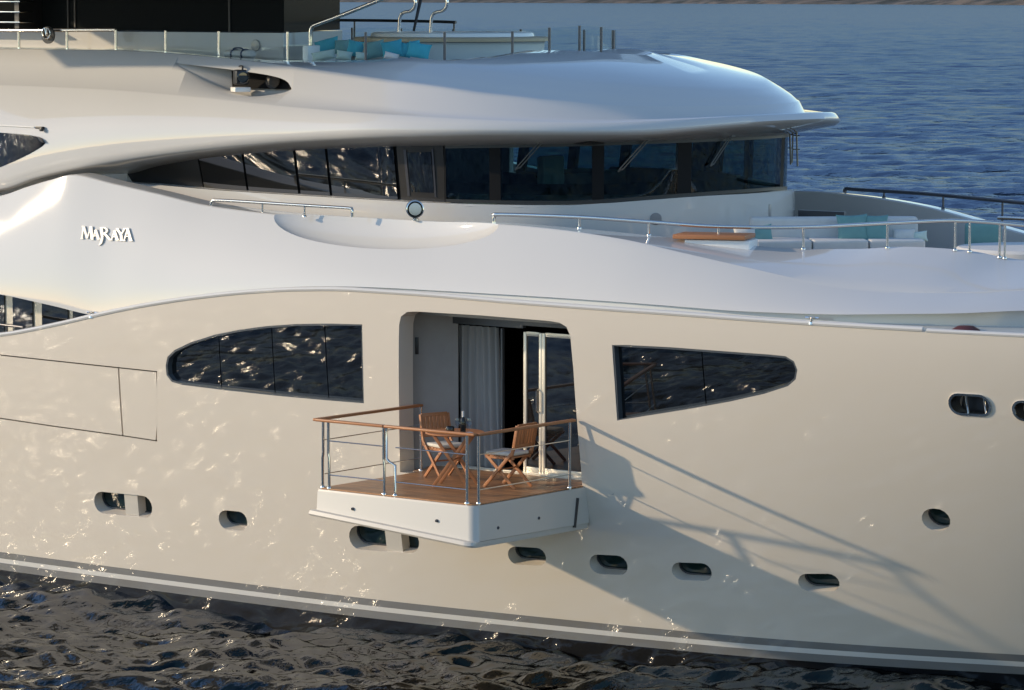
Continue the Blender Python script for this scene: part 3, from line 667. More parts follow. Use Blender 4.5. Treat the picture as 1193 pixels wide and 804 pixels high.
st(119.5, 266, 120.5, 277, 1.5, 1.5); st(120.5, 277, 119.2, 283, 1.5, 1.2); st(119.2, 283, 116.4, 286, 1.2, .5); st(117.5, 265.8, 123, 265.6, .6, .7); st(123, 265.6, 126.2, 267.8, .8, 1.2); st(126.2, 267.8, 125.2, 271.2, 1.2, 1.0); st(125.2, 271.2, 120.8, 272.4, .9, .6); st(122.6, 272, 129.6, 279.6, 1.4, 1.2); st(128, 279.8, 131, 279.8, .5, .5)
shape_A(130.5, 269, 11, 8.5)
st(137.6, 266.8, 142.4, 273.6, 1.4, 1.3); st(146.8, 266.8, 142.6, 273.6, .7, .8); st(142.4, 273.4, 142.6, 280.2, 1.4, 1.4); st(136.4, 266.8, 140, 266.8, .5, .5); st(145, 266.8, 148.2, 266.8, .5, .5); st(140.6, 280.4, 144.8, 280.4, .5, .5)
shape_A(145.5, 266.4, 14.4, 9.4)
bm = BM()
for k_, (x0, y0, x1, y1, w0, w1) in enumerate(LET):
    d_ = np.array([x1-x0, y1-y0]); d_ /= np.linalg.norm(d_)+1e-9; nn = np.array([-d_[1], d_[0]]); P4c = [(x0+nn[0]*w0, y0+nn[1]*w0), (x0-nn[0]*w0, y0-nn[1]*w0), (x1-nn[0]*w1, y1-nn[1]*w1), (x1+nn[0]*w1, y1+nn[1]*w1)]
    Q = [cast(bt_, *c) for c in P4c]; top = .024+.0009*(k_ % 7); prism(bm, [q+n_*top for q, n_ in Q], [q+n_*.008 for q, n_ in Q])
build('name_lettering', bm, M['letter'], bul, 0)

# ------------------------------------------------------------------ rails on the bulwark
def rail(name, pts, r_, posts, parent, m=None, post_r=.016, m2=None):
    bm = BM(); tube(bm, curve(pts, 60) if len(pts) > 2 else pts, r_, 10); o = build(name, bm, m or M['steel'], parent, 60)
    for a, b in posts:
        bm = BM(); tube(bm, [a, b], post_r, 8); lathe(bm, [(post_r*1.9, 0), (post_r*1.9, .02), (post_r, .03)], b, (0, 0, 1), 10); build('stanchion', bm, m2 or m or M['steel'], o, 60)
    return o
yc = lambda x: Bc(x)-.06
def on_cap(px, py, d=.06): return solve(px, py, lambda q: q[1]+Bc(q[0])-d)
pts = [on_cap(*p) for p in ((246, 239), (247.5, 234.5), (258, 233.5), (310, 236.5), (365, 240), (405, 242.5), (410, 244.5), (410.5, 253))]
rail('side_rail', pts, .024, [(on_cap(x, y), on_cap(x, y+13)) for x, y in ((306, 237), (355, 240))], bul)
inner = lambda q: q[1]+Bc(q[0])-float(capw_(q[0]))+.05
def on_in(px, py): return solve(px, py, inner)
def cap_top(p):
    h = bt_.ray_cast(Vector((p[0], p[1], 9)), Vector((0, 0, -1)))[0]; return np.array(h) if h is not None else np.array([p[0], p[1], p[2]-.4])
tr = [(575.5, 261), (576.5, 251.5), (585, 250), (675, 253), (756, 258.5), (837, 264), (936, 264.5), (1034, 260), (1100, 257), (1118, 257.2)]
P = [on_in(*p) for p in tr]
posts = []
for x, y in ((675, 253), (756, 258.5), (837, 264), (936, 264.5), (1034, 260.5), (1113, 257.2)):
    a = on_in(x, y); posts.append((a, cap_top(a)))
rail('foredeck_rail', P, .026, posts, bul)
tr2 = [(1113, 257.5), (1130, 257.5), (1160, 259.5), (1193, 262.5), (1240, 267)]
P = [on_in(*p) for p in tr2]; posts = [(on_in(x, y), cap_top(on_in(x, y))) for x, y in ((1130, 257.5), (1165, 260), (1171, 260.3), (1236, 267))]
rail('foredeck_rail', P, .026, posts, bul)
# port side rail follows the mirrored crest
ptr = [(984, 224), (986, 220), (1000, 221), (1080, 226), (1193, 236.5), (1260, 243)]
pin = lambda q: q[1]-(Bc(q[0])-.12)
P = [solve(x, y, pin, -2, 12) for x, y in ptr]; pbt = bvh_of(port_bul)
def pcap(p):
    h = pbt.ray_cast(Vector((p[0], p[1], 9)), Vector((0, 0, -1)))[0]; return np.array(h) if h is not None else np.array([p[0], p[1], p[2]-.4])
rail('foredeck_rail', P, .03, [(q, pcap(q)) for q in (solve(x, y, pin, -2, 12) for x, y in ((1030, 222.5), (1099, 228), (1168, 234)))], port_bul, M['steel_dark'])
P = [solve(x, y, lambda q: q[1]-(Bc(q[0])-.8), -2, 12) for x, y in ((1163, 254), (1180, 254.5), (1240, 258))]; rail('foredeck_rail', P, .026, [], port_bul)
# chrome searchlight bell on the crest
p = on_cap(484, 257, .25); bm = BM(); ax_ = np.array([.62, -.78, .05])
lathe(bm, [(0, -.10), (.06, -.09), (.10, -.03), (.12, .05), (.125, .08), (.11, .085), (.09, .02), (0, .0)], p+np.array([0, 0, .16]), ax_, 24); dl = build('docking_light', bm, M['steel'], bul)
bm = BM(); lathe(bm, [(.05, 0), (.05, .03), (.02, .04), (.02, .1)], p, (0, 0, 1), 12); build('foot', bm, M['steel'], dl); bm = BM(); lathe(bm, [(0, .075), (.088, .07), (.09, .02), (0, .02)], p+np.array([0, 0, .16]), ax_, 24); build('lens', bm, M['steel_lens'], dl)
bm = BM(); lathe(bm, [(0, .0), (.125, .0), (.125, .03), (0, .03)], p+np.array([-.10, .10, .16]), ax_, 24); build('back_shell', bm, M['grille'] if 'grille' in M else M['grey'], dl)
# small cleats on the hull top
for px, py in ((946, 375), (107, 368)):
    p = solve(px, py, lambda q: q[1]+Bs_(q[0])-.02); bm = BM(); lathe(bm, [(.05, 0), (.045, .03), (.02, .05), (.02, .07), (.05, .09), (0, .1)], p-np.array([0, 0, .03]), (0, 0, 1), 14); tube(bm, [p+np.array([-.1, 0, .05]), p+np.array([.1, .015, .05])], .016, 8); build('cleat', bm, M['steel'], hull)
# red cover lying in the gutter behind the hull top
p = solve(1125, 385, lambda q: q[1]+Bs_(q[0])-.40); bm = BM(); lathe(bm, [(0, .13), (.1, .125), (.18, .08), (.205, 0), (.205, -.10), (0, -.10)], p+np.array([0, 0, -.07]), (0, 0, 1), 26); 
rb = build('mooring_cap', bm, M['red'], None); tag(rb, 'dark red rounded cover peeping over the hull edge near the bow fairlead', 'cover')

# ------------------------------------------------------------------ side deck behind the hull top (far left)
bm = BM(); box(bm, (-13.2, -2.7, 3.2), (11, 2.9, .1)); build('side_deck', bm, M['deck'], yacht)
def sdk(px, py, y=-3.95): return ony(px, py, y)
bm = BM(); a = sdk(-60, 340); b = sdk(112, 340); box(bm, ((a[0]+b[0])/2, -3.9, 4.2), (b[0]-a[0]+.6, .06, 2.2)); hs = build('house_side', bm, M['cream_frame'], yacht)
for xa, xb in ((-60, -20), (-14, 5), (15, 38), (49, 79), (85, 108)):
    a, b = sdk(xa, 365)[0], sdk(xb, 365)[0]; bm = BM(); box(bm, ((a+b)/2, -3.945, 4.2), (b-a, .02, 1.9)); build('pane', bm, M['mirror_glass'], hs)
rail('side_rail', [ony(x, y, -4.55) for x, y in ((-30, 372), (0, 378), (25, 381), (27, 383), (27, 392))], .022, [(ony(8, 379, -4.55), ony(8, 392, -4.55))], yacht, M['steel_dark'])

# ------------------------------------------------------------------ foredeck lounge
bm = BM(); xs = np.linspace(-7, 13, 60); A_ = [[(x, -max(float(Bc(x)-capw_(x))+.02, .05)*k, 5.18) for k in np.linspace(1, -1, 9)] for x in xs]; B_ = [[(p[0], p[1], 5.12) for p in r_] for r_ in A_]; grid_solid(bm, A_, B_); build('foredeck', bm, M['deck'], yacht)
def cushion_mesh(wd, hg, th_, n=14, puff=.75):
    """pillow with pinched corners, width x height in the local x-z plane"""
    F_, K_ = [], []
    for i in range(n+1):
        rf, rk = [], []
        for j in range(n+1):
            u = -1+2*i/n; v = -1+2*j/n; e = (max(0, 1-u*u)**.5*max(0, 1-v*v)**.5)**puff; sx = 1-.10*(1-abs(v)**2.2)*abs(u)**3; sz = 1-.10*(1-abs(u)**2.2)*abs(v)**3
            x, z = u*sx*wd/2, v*sz*hg/2; wr = .05*math.sin(u*5+v*3)*e; rf.append((x, -th_/2*(e+wr)-.004, z)); rk.append((x, th_/2*(e-wr)+.004, z))
        F_.append(rf); K_.append(rk)
    bm = BM(); grid_solid(bm, F_, K_); return bm
def pillow(loc, wd, hg, th_, rz, tilt, m, label, group, roll=0.0):
    o = build('pillow', cushion_mesh(wd, hg, th_), m, None, 60); o.location = tuple(map(float, loc)); o.rotation_euler = (tilt, roll, rz); tag(o, label, 'pillow', group); return o
RV = R(50.5)     # direction of 'across the picture' in plan
# dark panel on the far side, beside the wheelhouse front
a_, b_ = ony(930, 230, 2.3), ony(984, 230, 2.3); bm = BM(); box(bm, ((a_[0]+b_[0])/2, 2.32, 5.55), (b_[0]-a_[0], .05, .86), bevel=.01); build('far_dark_panel', bm, M['steel_dark'], yacht)
# long sofa across the lounge
def sofa(name, c, rz, wd, dp, seat, back, label, arms=True):
    t = tag(empty(name, c, rz), label, 'sofa'); bm = BM(); box(bm, (0, 0, seat*.35), (wd, dp, seat*.7), bevel=.03); build('base', bm, M['white_soft'], t)
    n = max(1, round(wd/.8))
    for k in range(n):
        bm = BM(); box(bm, (-wd/2+wd/n*(k+.5), -.04, seat*.85), (wd/n-.015, dp-.12, seat*.32), bevel=.04, seg=3); build('seat_cushion', bm, M['canvas'], t)
    bm = BM(); box(bm, (0, dp/2-.08, (seat+back)/2), (wd, .2, back-seat+.25), bevel=.06, seg=3); build('backrest', bm, M['canvas'], t); return t
c0 = onz(975, 284, 5.75)
sofa('sofa', (c0[0], c0[1], 5.18), RV-R(8), 2.35, .85, .64, .80, 'long white canvas sofa on the foredeck in front of the bridge')
fpx = [(868, 271, .30, .16, 'canvas', 'small white pillow at the left end of the foredeck sofa, beside the wooden table'), (885, 274, .34, .26, 'sea_green', 'slumped sea-green pillow at the left end of the foredeck sofa'),
       (993, 266, .40, .36, 'sea_green', 'square sea-green pillow upright against the back of the foredeck sofa, left of its twin'), (1019, 266, .34, .35, 'sea_green', 'square sea-green pillow upright at the right end of the foredeck sofa back'),
       (1053, 274, .30, .16, 'canvas', 'white pillow with a raised corner on the right part of the foredeck sofa'), (1068, 276, .28, .14, 'mint', 'flat pale pillow lying at the right tip of the foredeck sofa')]
for px, py, wd, hg, mm, lb in fpx:
    q = ony(px, py, c0[1]-.02+(px-975)*.0085); pillow(q, wd*1.1, hg*1.1, .14, RV-R(8)+random.uniform(-.2, .2), R(-14), M[mm], lb, 'pillows of the foredeck lounge', random.uniform(-.12, .12))
# teak table on a white base
q = onz(832, 274, 5.95); t = tag(empty('low_table', (q[0], q[1], 5.18), RV-R(28)), 'low teak slab table on a white plinth beside the bridge front', 'table')
bm = BM(); box(bm, (0, 0, .76), (1.0, .62, .06), bevel=.012); build('tabletop', bm, M['teak'], t); bm = BM(); box(bm, (.1, 0, .36), (.9, .5, .72), bevel=.02); build('plinth', bm, M['white_soft'], t)
# bow seat with teak edge and green cushion, curved white sunpad
q = onz(1150, 283, 5.72); t = tag(empty('bow_bench', (q[0], q[1], 5.18), RV), 'small teak edged bench with a sea-green back cushion at the right of the foredeck', 'bench')
bm = BM(); box(bm, (0, 0, .2), (.55, .5, .4), bevel=.02); build('base', bm, M['white_soft'], t); bm = BM(); box(bm, (0, 0, .44), (.6, .55, .06), bevel=.012); build('seat', bm, M['teak'], t)
bm = BM(); box(bm, (0, .18, .64), (.52, .14, .34), bevel=.05, seg=3); build('back_cushion', bm, M['sea_green'], t)
q = onz(1205, 290, 5.75); t = tag(empty('sunpad', (q[0], q[1], 5.18), RV), 'rounded white sunpad cut by the right edge of the picture', 'sunpad')
bm = BM(); lathe(bm, [(0, 0), (1.02, 0), (1.05, .1), (1.05, .36), (1.0, .4), (0, .4)], (0.1, .55, 0), (0, 0, 1), 48); build('base', bm, M['white_soft'], t); bm = BM(); lathe(bm, [(0, .405), (.96, .405), (1.0, .44), (1.0, .52), (.95, .56), (0, .57)], (0.1, .55, 0), (0, 0, 1), 48); build('cushion', bm, M['canvas'], t)

# ------------------------------------------------------------------ sun deck
rt = bvh_of(roof)
def roof_z(x, y, d=8.0):
    h = rt.ray_cast(Vector((x, y, 12)), Vector((0, 0, -1)))[0]; return h.z if h is not None else d
# dark deckhouse with white wall below
yh = -1.9; xe = ony(331, 30, yh)[0]; xp = ony(396, 30, 1.9)[0]; zw = ony(200, 36.5, yh)[2]
hpl = [(-20, yh), (xe, yh), (xp, -yh), (-20, -yh)]
bm = BM(); prism(bm, [(x, y, 11.5) for x, y in hpl], [(x, y, zw) for x, y in hpl]); dh = build('deckhouse_glazing', bm, M['black_glass'], yacht)
for px in (80, 88, 268):
    x = ony(px, 20, yh)[0]; bm = BM(); box(bm, (x, yh-.012, (zw+11.5)/2), (.03, .02, 11.5-zw)); build('mullion', bm, M['seam'], dh)
hpl = [(-20.1, yh-.05), (xe+.03, yh-.05), (xp+.05, -yh), (-20.1, -yh+.05)]
bm = BM(); prism(bm, [(x, y, zw-.012) for x, y in hpl], [(x, y, FL) for x, y in hpl]); build('deckhouse_wall', bm, M['white'], yacht)
q = ony(298, 53, yh-.06); bm = BM(); lathe(bm, [(0, -.02), (.09, -.02), (.09, .015), (.07, .02), (0, .012)], q, (0, -1, 0), 24); build('round_grille', bm, M['grey'], yacht)
for py in (2, 14, 26):
    a, b = ony(-80, py-1.5, -2.35), ony(31, py, -2.35); bm = BM(); box(bm, ((a[0]+b[0])/2, -2.35, b[2]), (b[0]-a[0], .30, .022), bevel=.006); build('louvre', bm, M['steel'], dh)
bm = BM(); a, b = ony(31, 14, -2.2), ony(40, 14, -2.0); box(bm, ((a[0]+b[0])/2, -2.15, 9.1), (.10, .5, 1.0)); build('louvre_post', bm, M['black'], dh)
# hardtop roof over the sun deck (above the picture): its edge throws the long shadow on the dome
rt = bvh_of(roof); zH = 9.75; nsd = np.array(sd); HP = []
for px, py in ((338, 79), (450, 94.5), (560, 109), (640, 118), (740, 126), (860, 136)):
    p = cast(rt, px, py)[0]
    if p is not None: HP.append(p+nsd*((zH-p[2])/nsd[2]))
    
HP = [p for p in HP]; x0 = HP[0][0]-4.6; sl_ = (HP[1][1]-HP[0][1])/(HP[1][0]-HP[0][0]); y0 = HP[0][1]-.3
top = [(x0, y0)]+[(p[0], p[1]) for p in HP]+[(HP[-1][0]+.6, -1.5), (HP[-1][0]+.8, 0)]; top = top+[(x, -y) for x, y in top[::-1][1:]]
#print('hardtop', [tuple(np.round(p, 2)) for p in top[:9]])
bm = BM(); prism(bm, [(x, y, zH+.22) for x, y in top], [(x, y, zH) for x, y in top]); build('hardtop', bm, M['white'], yacht)
# glazed screen around the sun deck
PG = Plan(2.72, -5.2, sup_a(718, 45, 2.72, -5.2)); zG = PG.zfun([(0, 35.5), (135, 35), (240, 36.5), (426, 37.5), (518, 37.5), (600, 36.5)], 9.15-33*55.0/FPX, [(-26, 8.72)])
def scr(px): return s_of(PG, px, 45)
def post(s, m, r_=.022, up=0.0):
    x, y = PG.at(s); zb = roof_z(x, y)-.02; bm = BM(); tube(bm, [(x, y, zb), (x, y, float(zG(x))+up)], r_, 8); lathe(bm, [(r_*1.8, 0), (r_*1.8, .03), (r_, .04)], (x, y, zb), (0, 0, 1), 10); return build('stanchion', bm, m, scr_o, 60)
bm = BM(); tube(bm, [(*PG.at(s), float(zG(PG.at(s)[0]))) for s in np.linspace(-9, scr(135), 14)], .03, 10); scr_o = build('sundeck_rail', bm, M['steel'], yacht, 60)
for px in (22, 78, 135): post(scr(px), M['steel'])
pp = [scr(q) for q in (135, 193, 255, 335, 426, 518, 597)]; pp += list(np.linspace(pp[-1], math.pi-pp[-1], 5))[1:]+[math.pi-q for q in pp[-2::-1]]
for a, b in zip(pp[:-1], pp[1:]):
    g0, g1 = a+.03/2.7, b-.03/2.7
    if b <= 0 or a >= math.pi: g0, g1 = a+.03, b-.03
    A_, B_ = [], []
    for s in np.linspace(g0, g1, 12):
        x, y = PG.at(s); n_ = PG.nrm(s); zb = roof_z(x, y); zz = np.linspace(zb+.01, float(zG(x)), 3); A_.append([(x, y, z) for z in zz]); B_.append([(x-n_[0]*.012, y-n_[1]*.012, z) for z in zz])
    bm = BM(); grid_solid(bm, A_, B_); build('glass_panel', bm, M['clear_glass'], scr_o)
for k, s in enumerate(pp[1:]): post(s, M['steel_dark'] if k > 2 else M['steel'], .02)
# round fitting with spokes in a dark notch at the far left
q = ony(55, 41, -2.85); bm = BM(); lathe(bm, [(0, 0), (.135, 0), (.135, .02), (0, .02)], q+np.array([0, .03, 0]), (.1, -1, 0), 28); rf_ = build('round_fitting', bm, M['black'], scr_o)
bm = BM(); tube(bm, [q+np.array([.09*math.cos(a), -.02, .09*math.sin(a)+.03]) for a in np.linspace(0, 2*math.pi, 24, endpoint=False)], .012, 8, closed=True)
for a in (1.9, 1.2, -.6): tube(bm, [q+np.array([0, -.02, .0]), q+np.array([.09*math.cos(a), -.02, .09*math.sin(a)+.03])], .012, 8)
build('ring_handle', bm, M['steel'], rf_)
# hot tub
hx, hy, hz = ony(527, 43, 0); RTB = 1.50
bm = BM(); lathe(bm, [(RTB-.10, FL-hz), (RTB-.10, -.10), (RTB-.08, -.07), (RTB-.5, -.02), (RTB-.52, -.4), (0, -.4)], (hx, 0, hz), (0, 0, 1), 72); tub = build('hot_tub', bm, M['tub'] if 'tub' in M else M['white_soft'], yacht, 30)
bm = BM(); lathe(bm, [(RTB-.22, -.055), (RTB, -.06), (RTB, -.015), (RTB-.02, .0), (RTB-.24, .01)], (hx, 0, hz), (0, 0, 1), 72); build('wooden_rim', bm, M['tan'], tub, 30)
bm = BM(); lathe(bm, [(RTB-.5, 0), (RTB-.25, .0), (RTB-.27, .06), (RTB-.31, .075), (RTB-.46, .075), (RTB-.5, .05)], (hx, 0, hz), (0, 0, 1), 72); build('white_rim', bm, M['white_soft'], tub, 30)
bm = BM(); lathe(bm, [(0, 0), (RTB-.5, 0), (RTB-.5, -.02), (0, -.02)], (hx, 0, hz-.06), (0, 0, 1), 48); build('water', bm, M['mirror_glass'], tub, 30)
for dx in (0, 37):
    yy = hy-.9; bm = BM(); tube(bm, curve([ony(x+dx, y, yy) for x, y in ((464.5, 43), (465.5, 24), (467.5, 17), (472, 14.2), (478, 13), (482.5, 9), (484, 2), (481, -6), (472, -12))], 50), .024, 10); lathe(bm, [(.045, 0), (.04, .03), (.024, .04)], ony(464.5+dx, 43, yy), (0, 0, 1), 12); build('grab_rail', bm, M['steel'], tub, 60)
bm = BM(); tube(bm, [ony(493, -14, .6), ony(482, 36, .6)], [.03, .02], 8); build('awning_pole', bm, M['steel_dark'], yacht, 60)
bm = BM(); tube(bm, curve([ony(x, y, -2.35) for x, y in ((362, 53), (362, 38), (363.5, 32), (369, 28.5), (400, 17), (440, 1), (480, -16))], 40), .03, 10); build('stair_rail', bm, M['steel'], yacht, 60)
rail('port_rail', [ony(x, y, 2.8) for x, y in ((380, 23.5), (440, 24), (500, 25), (531, 26))], .025, [(ony(x, y, 2.8), ony(x, y+22, 2.8)) for x, y in ((413, 24), (529, 26))], yacht, M['steel_dark'])
# seat with pillows
a, b = ony(357, 62, -2.35), ony(500, 62, -2.35); t = tag(empty('sundeck_seat', ((a[0]+b[0])/2, -1.95, FL)), 'long white built bench under the turquoise pillows beside the hot tub', 'bench')
bm = BM(); box(bm, (0, 0, .2), (b[0]-a[0]-.05, .95, .38), bevel=.03); build('base', bm, M['white_soft'], t); bm = BM(); box(bm, (-(b[0]-a[0])/2+.04, 0, .35), (.12, .95, .72), bevel=.03); build('end_panel', bm, M['white_soft'], t)
PIL = [(381, 53.5, 27, 15, 'teal', -2.05, 'broad turquoise pillow at the left end of the sundeck bench'), (377, 65, 26, 10, 'mint', -2.4, 'pale pillow in front of the broad turquoise pillow at the left end of the bench'),
       (399, 54.5, 17, 15, 'sea_green', -2.0, 'tilted sea-green pillow second from the left in the back row on the sundeck bench'), (401, 65, 17, 10, 'mint', -2.4, 'pale pillow leaning second from the left in the front row on the sundeck bench'),
       (414, 57, 18, 18, 'teal', -2.15, 'turquoise pillow just left of the dark glass post on the sundeck bench'), (436, 58, 23, 19, 'sea_green', -2.1, 'sea-green pillow just right of the dark glass post on the sundeck bench'),
       (421, 66, 13, 9, 'mint', -2.42, 'small pale pillow directly at the foot of the dark glass post'), (457, 57.5, 23, 19, 'teal', -2.15, 'turquoise pillow behind a small white one in the middle of the sundeck bench'),
       (456, 66, 16, 8, 'canvas', -2.42, 'small white pillow in the middle of the sundeck bench'), (472, 58.5, 14, 16, 'teal', -2.0, 'shaded turquoise pillow half hidden between its two neighbours'),
       (482, 54.5, 15, 12, 'teal', -1.95, 'turquoise pillow peeping over the rightmost pillow of the sundeck bench'), (488, 59, 26, 17, 'teal', -2.2, 'large bright turquoise pillow at the right end of the sundeck bench')]
for k_, (px, py, wp, hp_, mm, yy, lb) in enumerate(PIL):
    q = ony(px, py, yy); sc_ = np.linalg.norm(q-CAM)/FPX; pillow(q, wp*sc_*1.12, hp_*sc_*1.12, .17, R(28)+random.uniform(-.25, .25), R(-16), M[mm], lb, 'pillows on the sundeck bench', random.choice((-1, 1))*random.uniform(.05, .28))
# roll bag on the ledge behind the glass
q = ony(279.5, 63, -2.35); t = tag(empty('roll_bag', q, R(4)), 'white roll bag with two dark straps lying behind the sundeck glass', 'bag')
bm = BM(); rr = .105; lathe(bm, [(0, -.27), (.06, -.265), (rr*.9, -.24), (rr, -.15), (rr*1.03, 0), (rr, .15), (rr*.9, .24), (.06, .265), (0, .27)], (0, 0, 0), (1, 0, 0), 20)
for v in bm.verts: v.co.z *= .62
build('body', bm, M['canvas'], t, 60)
M['navy'] = mat('navy_webbing', (.03, .045, .09), .8)
for dx in (-.09, .11):
    bm = BM(); tube(bm, [(dx, rr*1.06*math.cos(a), rr*.66*math.sin(a)) for a in np.linspace(0, 2*math.pi, 20, endpoint=False)], .014, 6, closed=True); build('strap', bm, M['navy'], t, 60)
bm = BM(); tube(bm, curve([(-.09, -.05, .05), (-.07, -.06, .085), (.01, -.06, .095), (.09, -.06, .085), (.11, -.05, .05)], 16), .012, 6); build('handle', bm, M['navy'], t, 60)

# ------------------------------------------------------------------ balcony (local frame: x along the hull, y inboard, z from the deck)
BO = np.array([1.08, -4.297, 2.563]); BR = R(1.23); LB, WB = 2.72, 2.18
GY = .75
def sG(px, py=470, gy=None):
    p = solve(px, py, lambda q: (q[1]-BO[1])*math.cos(BR)-(q[0]-BO[0])*math.sin(BR)-(GY if gy is None else gy)); return (p[0]-BO[0])*math.cos(BR)+(p[1]-BO[1])*math.sin(BR)
def loc2w(x, y, z=0.0): return np.array([BO[0]+math.cos(BR)*x-math.sin(BR)*y, BO[1]+math.sin(BR)*x+math.cos(BR)*y, BO[2]+z])
def bpart(name, bm, m, parent, smooth=35):
    o = build(name, bm, m, parent, smooth)
    return o
plan = [(-LB, .02), (-LB, -WB+.03), (-LB+.03, -WB)]+[(-.12+.12*math.sin(a), -WB+.12-.12*math.cos(a)) for a in np.linspace(0, math.pi/2, 8)]+[(0, .25)]
def und(x, y): t = (x+LB)/LB; return -(.345*(1-t)+.535*t)*(1.0+.04*(y+WB)/WB*t)
bm = BM(); rings = []
c_ = np.array([-LB/2, -WB/2])
for gx, zf_ in ((0.0, lambda x, y: 0.0), (.012, lambda x, y: -.03), (.02, lambda x, y: und(x, y)+.075), (.022, lambda x, y: und(x, y)+.07)):
    rings.append([bm.verts.new((x+gx*(1 if x > -.2 else -1 if x < -LB+.05 else 0), y-(gx if y < -WB+.2 else 0), zf_(x, y))) for x, y in plan])
lipp = []
for zz, g in ((.065, .085), (.02, .10), (-.005, .085)):
    rings.append([bm.verts.new((x-(g if x < -LB+.1 else 0)+(.03*(g/.1) if x > -.05 and y < -WB+.4 else 0), y-(g if y < -WB+.2 else 0), und(x, y)+zz)) for x, y in plan])
rings.append([bm.verts.new((x*.9-.1, y*.9-.02, und(x, y)-.03)) for x, y in plan])
for A, B in zip(rings[:-1], rings[1:]):
    for k in range(len(plan)): bm.faces.new((A[k], A[(k+1) % len(plan)], B[(k+1) % len(plan)], B[k]))
bm.faces.new(rings[0]); bm.faces.new(list(reversed(rings[-1])))
bal = bpart('balcony', bm, M['bal_paint'], yacht, 32); bal.location = tuple(BO); bal.rotation_euler = (0, 0, BR)
bm = BM(); prism(bm, [(x*.985-.02, min(y*.985, 0), .018) for x, y in plan[:-1]]+[(-.03, 0, .018)], [(x*.985-.02, min(y*.985, 0), .003) for x, y in plan[:-1]]+[(-.03, 0, .003)]); bpart('deck', bm, M['deck'], bal)
bm = BM(); box(bm, (-1.44, .20, .009), (2.84, .40, .02)); box(bm, (-1.3, (.40+GY+.03)/2, .0092), (3.3, GY-.37, .02)); bpart('inner_deck', bm, M['deck'], bal)
bm = BM(); box(bm, (.012, -.04, -.32), (.05, .035, .40), ((1, 0, 0), (0, .985, -.17), (0, .17, .985))); bpart('hinge_slot', bm, M['seam'], bal)
# scuppers
for x, y, z, n_ in ((-2.07, -WB-.03, -.21, (0, -1, 0)), (-.62, -WB-.03, -.24, (0, -1, 0)), (.02, -1.72, -.33, (1, 0, 0)), (.02, -.85, -.30, (1, 0, 0))):
    bm = BM(); lathe(bm, [(0, -.02), (.021, -.02), (.021, .006), (.016, .009), (.014, .0), (0, 0)], (x, y, z), n_, 14); so_ = bpart('scupper', bm, M['steel_dark'], bal)
# railing
HR = .93
def kink(x, y, dx, dy):
    """stanchion with the joggle at half height"""
    bm = BM(); tube(bm, [(x, y, HR-.02), (x, y, .50), (x+dx*.3, y+dy*.3, .46), (x+dx, y+dy, .42), (x+dx, y+dy, .0)], .019, 8); lathe(bm, [(.034, 0), (.034, .02), (.022, .03)], (x+dx, y+dy, .015), (0, 0, 1), 12); bpart('stanchion', bm, M['steel'], bal, 60)
e_ = .05
kink(-LB+e_, -WB+e_+.02, -.012, .0); kink(-LB+e_+.11, -WB+e_-.0, .012, 0); kink(-LB+1.13, -WB+e_, .012, 0); kink(-LB+1.18, -WB+e_, .15, 0); kink(-.17, -WB+e_, .0, .0); kink(-.04, -WB+e_+.08, .0, .0)
kink(-LB-.02, .03, 0, 0); kink(-.04, -.10, 0, 0)
def hrail(pts, name='handrail'):
    bm = BM(); A = [Vector(p) for p in pts]
    d_ = (A[-1]-A[0]); ax = d_.normalized(); sd_ = Vector((-ax.y, ax.x, 0)); box(bm, tuple((A[0]+A[-1])/2), (d_.length, .075, .038), (tuple(ax), tuple(sd_), (0, 0, 1)), .014, 3); bpart(name, bm, M['teak_rail'], bal)
hrail([(-LB-.06, -WB+.02, HR), (-LB-.05, .08, HR)]); hrail([(-LB-.02, -WB+.02, HR+.003), (-LB+1.17, -WB+.02, HR+.003)]); hrail([(-LB+1.18, -WB+.02, HR+.003), (.0, -WB+.02, HR+.003)]); hrail([(.0, -WB+.06, HR+.0), (-.02, -.03, HR+.0)])
def wire(a, b, r_=.008): bm = BM(); tube(bm, [a, b], r_, 6); bpart('rail_wire', bm, M['steel'], bal, 60)
for z in (.66, .20):
    wire((-LB+.17, -WB+e_, z), (-LB+1.12, -WB+e_, z), .009); wire((-LB+1.34, -WB+e_, z), (-.18, -WB+e_, z), .009)
    wire((-LB+e_, -WB+.1, z), (-LB-.02, .02, z)); wire((-.04, -WB+.15, z), (-.04, -.12, z))
# recess behind the opening: aft wall, header, glazing line
JX = sG(477, 470, .30); JB = sG(533, 470)
wa, wb = np.array([JX, .28]), np.array([JB, GY+.02]); wd_ = (wb-wa)/np.linalg.norm(wb-wa); wn = np.array([-wd_[1], wd_[0]])*.06
bm = BM(); prism(bm, [(*p, -.04) for p in (wa, wb, wb+wn, wa+wn)], [(*p, 2.2) for p in (wa, wb, wb+wn, wa+wn)]); jw = bpart('recess_wall', bm, M['jamb'], bal)
hp_ = wa+wd_*.12-wn*.12; bm = BM(); box(bm, (hp_[0], hp_[1], 1.72), (.05, .016, .24), ((*wd_, 0), (-wd_[1], wd_[0], 0), (0, 0, 1)), bevel=.006); bpart('pull_handle', bm, M['black'], jw)
bm = BM(); box(bm, (-1.25, GY/2+.12, 2.22), (3.6, GY-.05, .06)); bpart('recess_ceiling', bm, M['jamb'], bal)
bm = BM(); box(bm, (.42, GY/2+.13, 1.08), (.06, GY-.2, 2.3)); bpart('recess_wall', bm, M['jamb'], bal)
xo = sG(611)
bm = BM(); box(bm, ((JX+xo)/2, GY, 2.12), (xo-JX, .07, .18)); box(bm, ((xo+.4)/2, GY, 2.14), (.4-xo-.004, .068, .14)); bpart('door_header', bm, M['grey_frame'], bal)
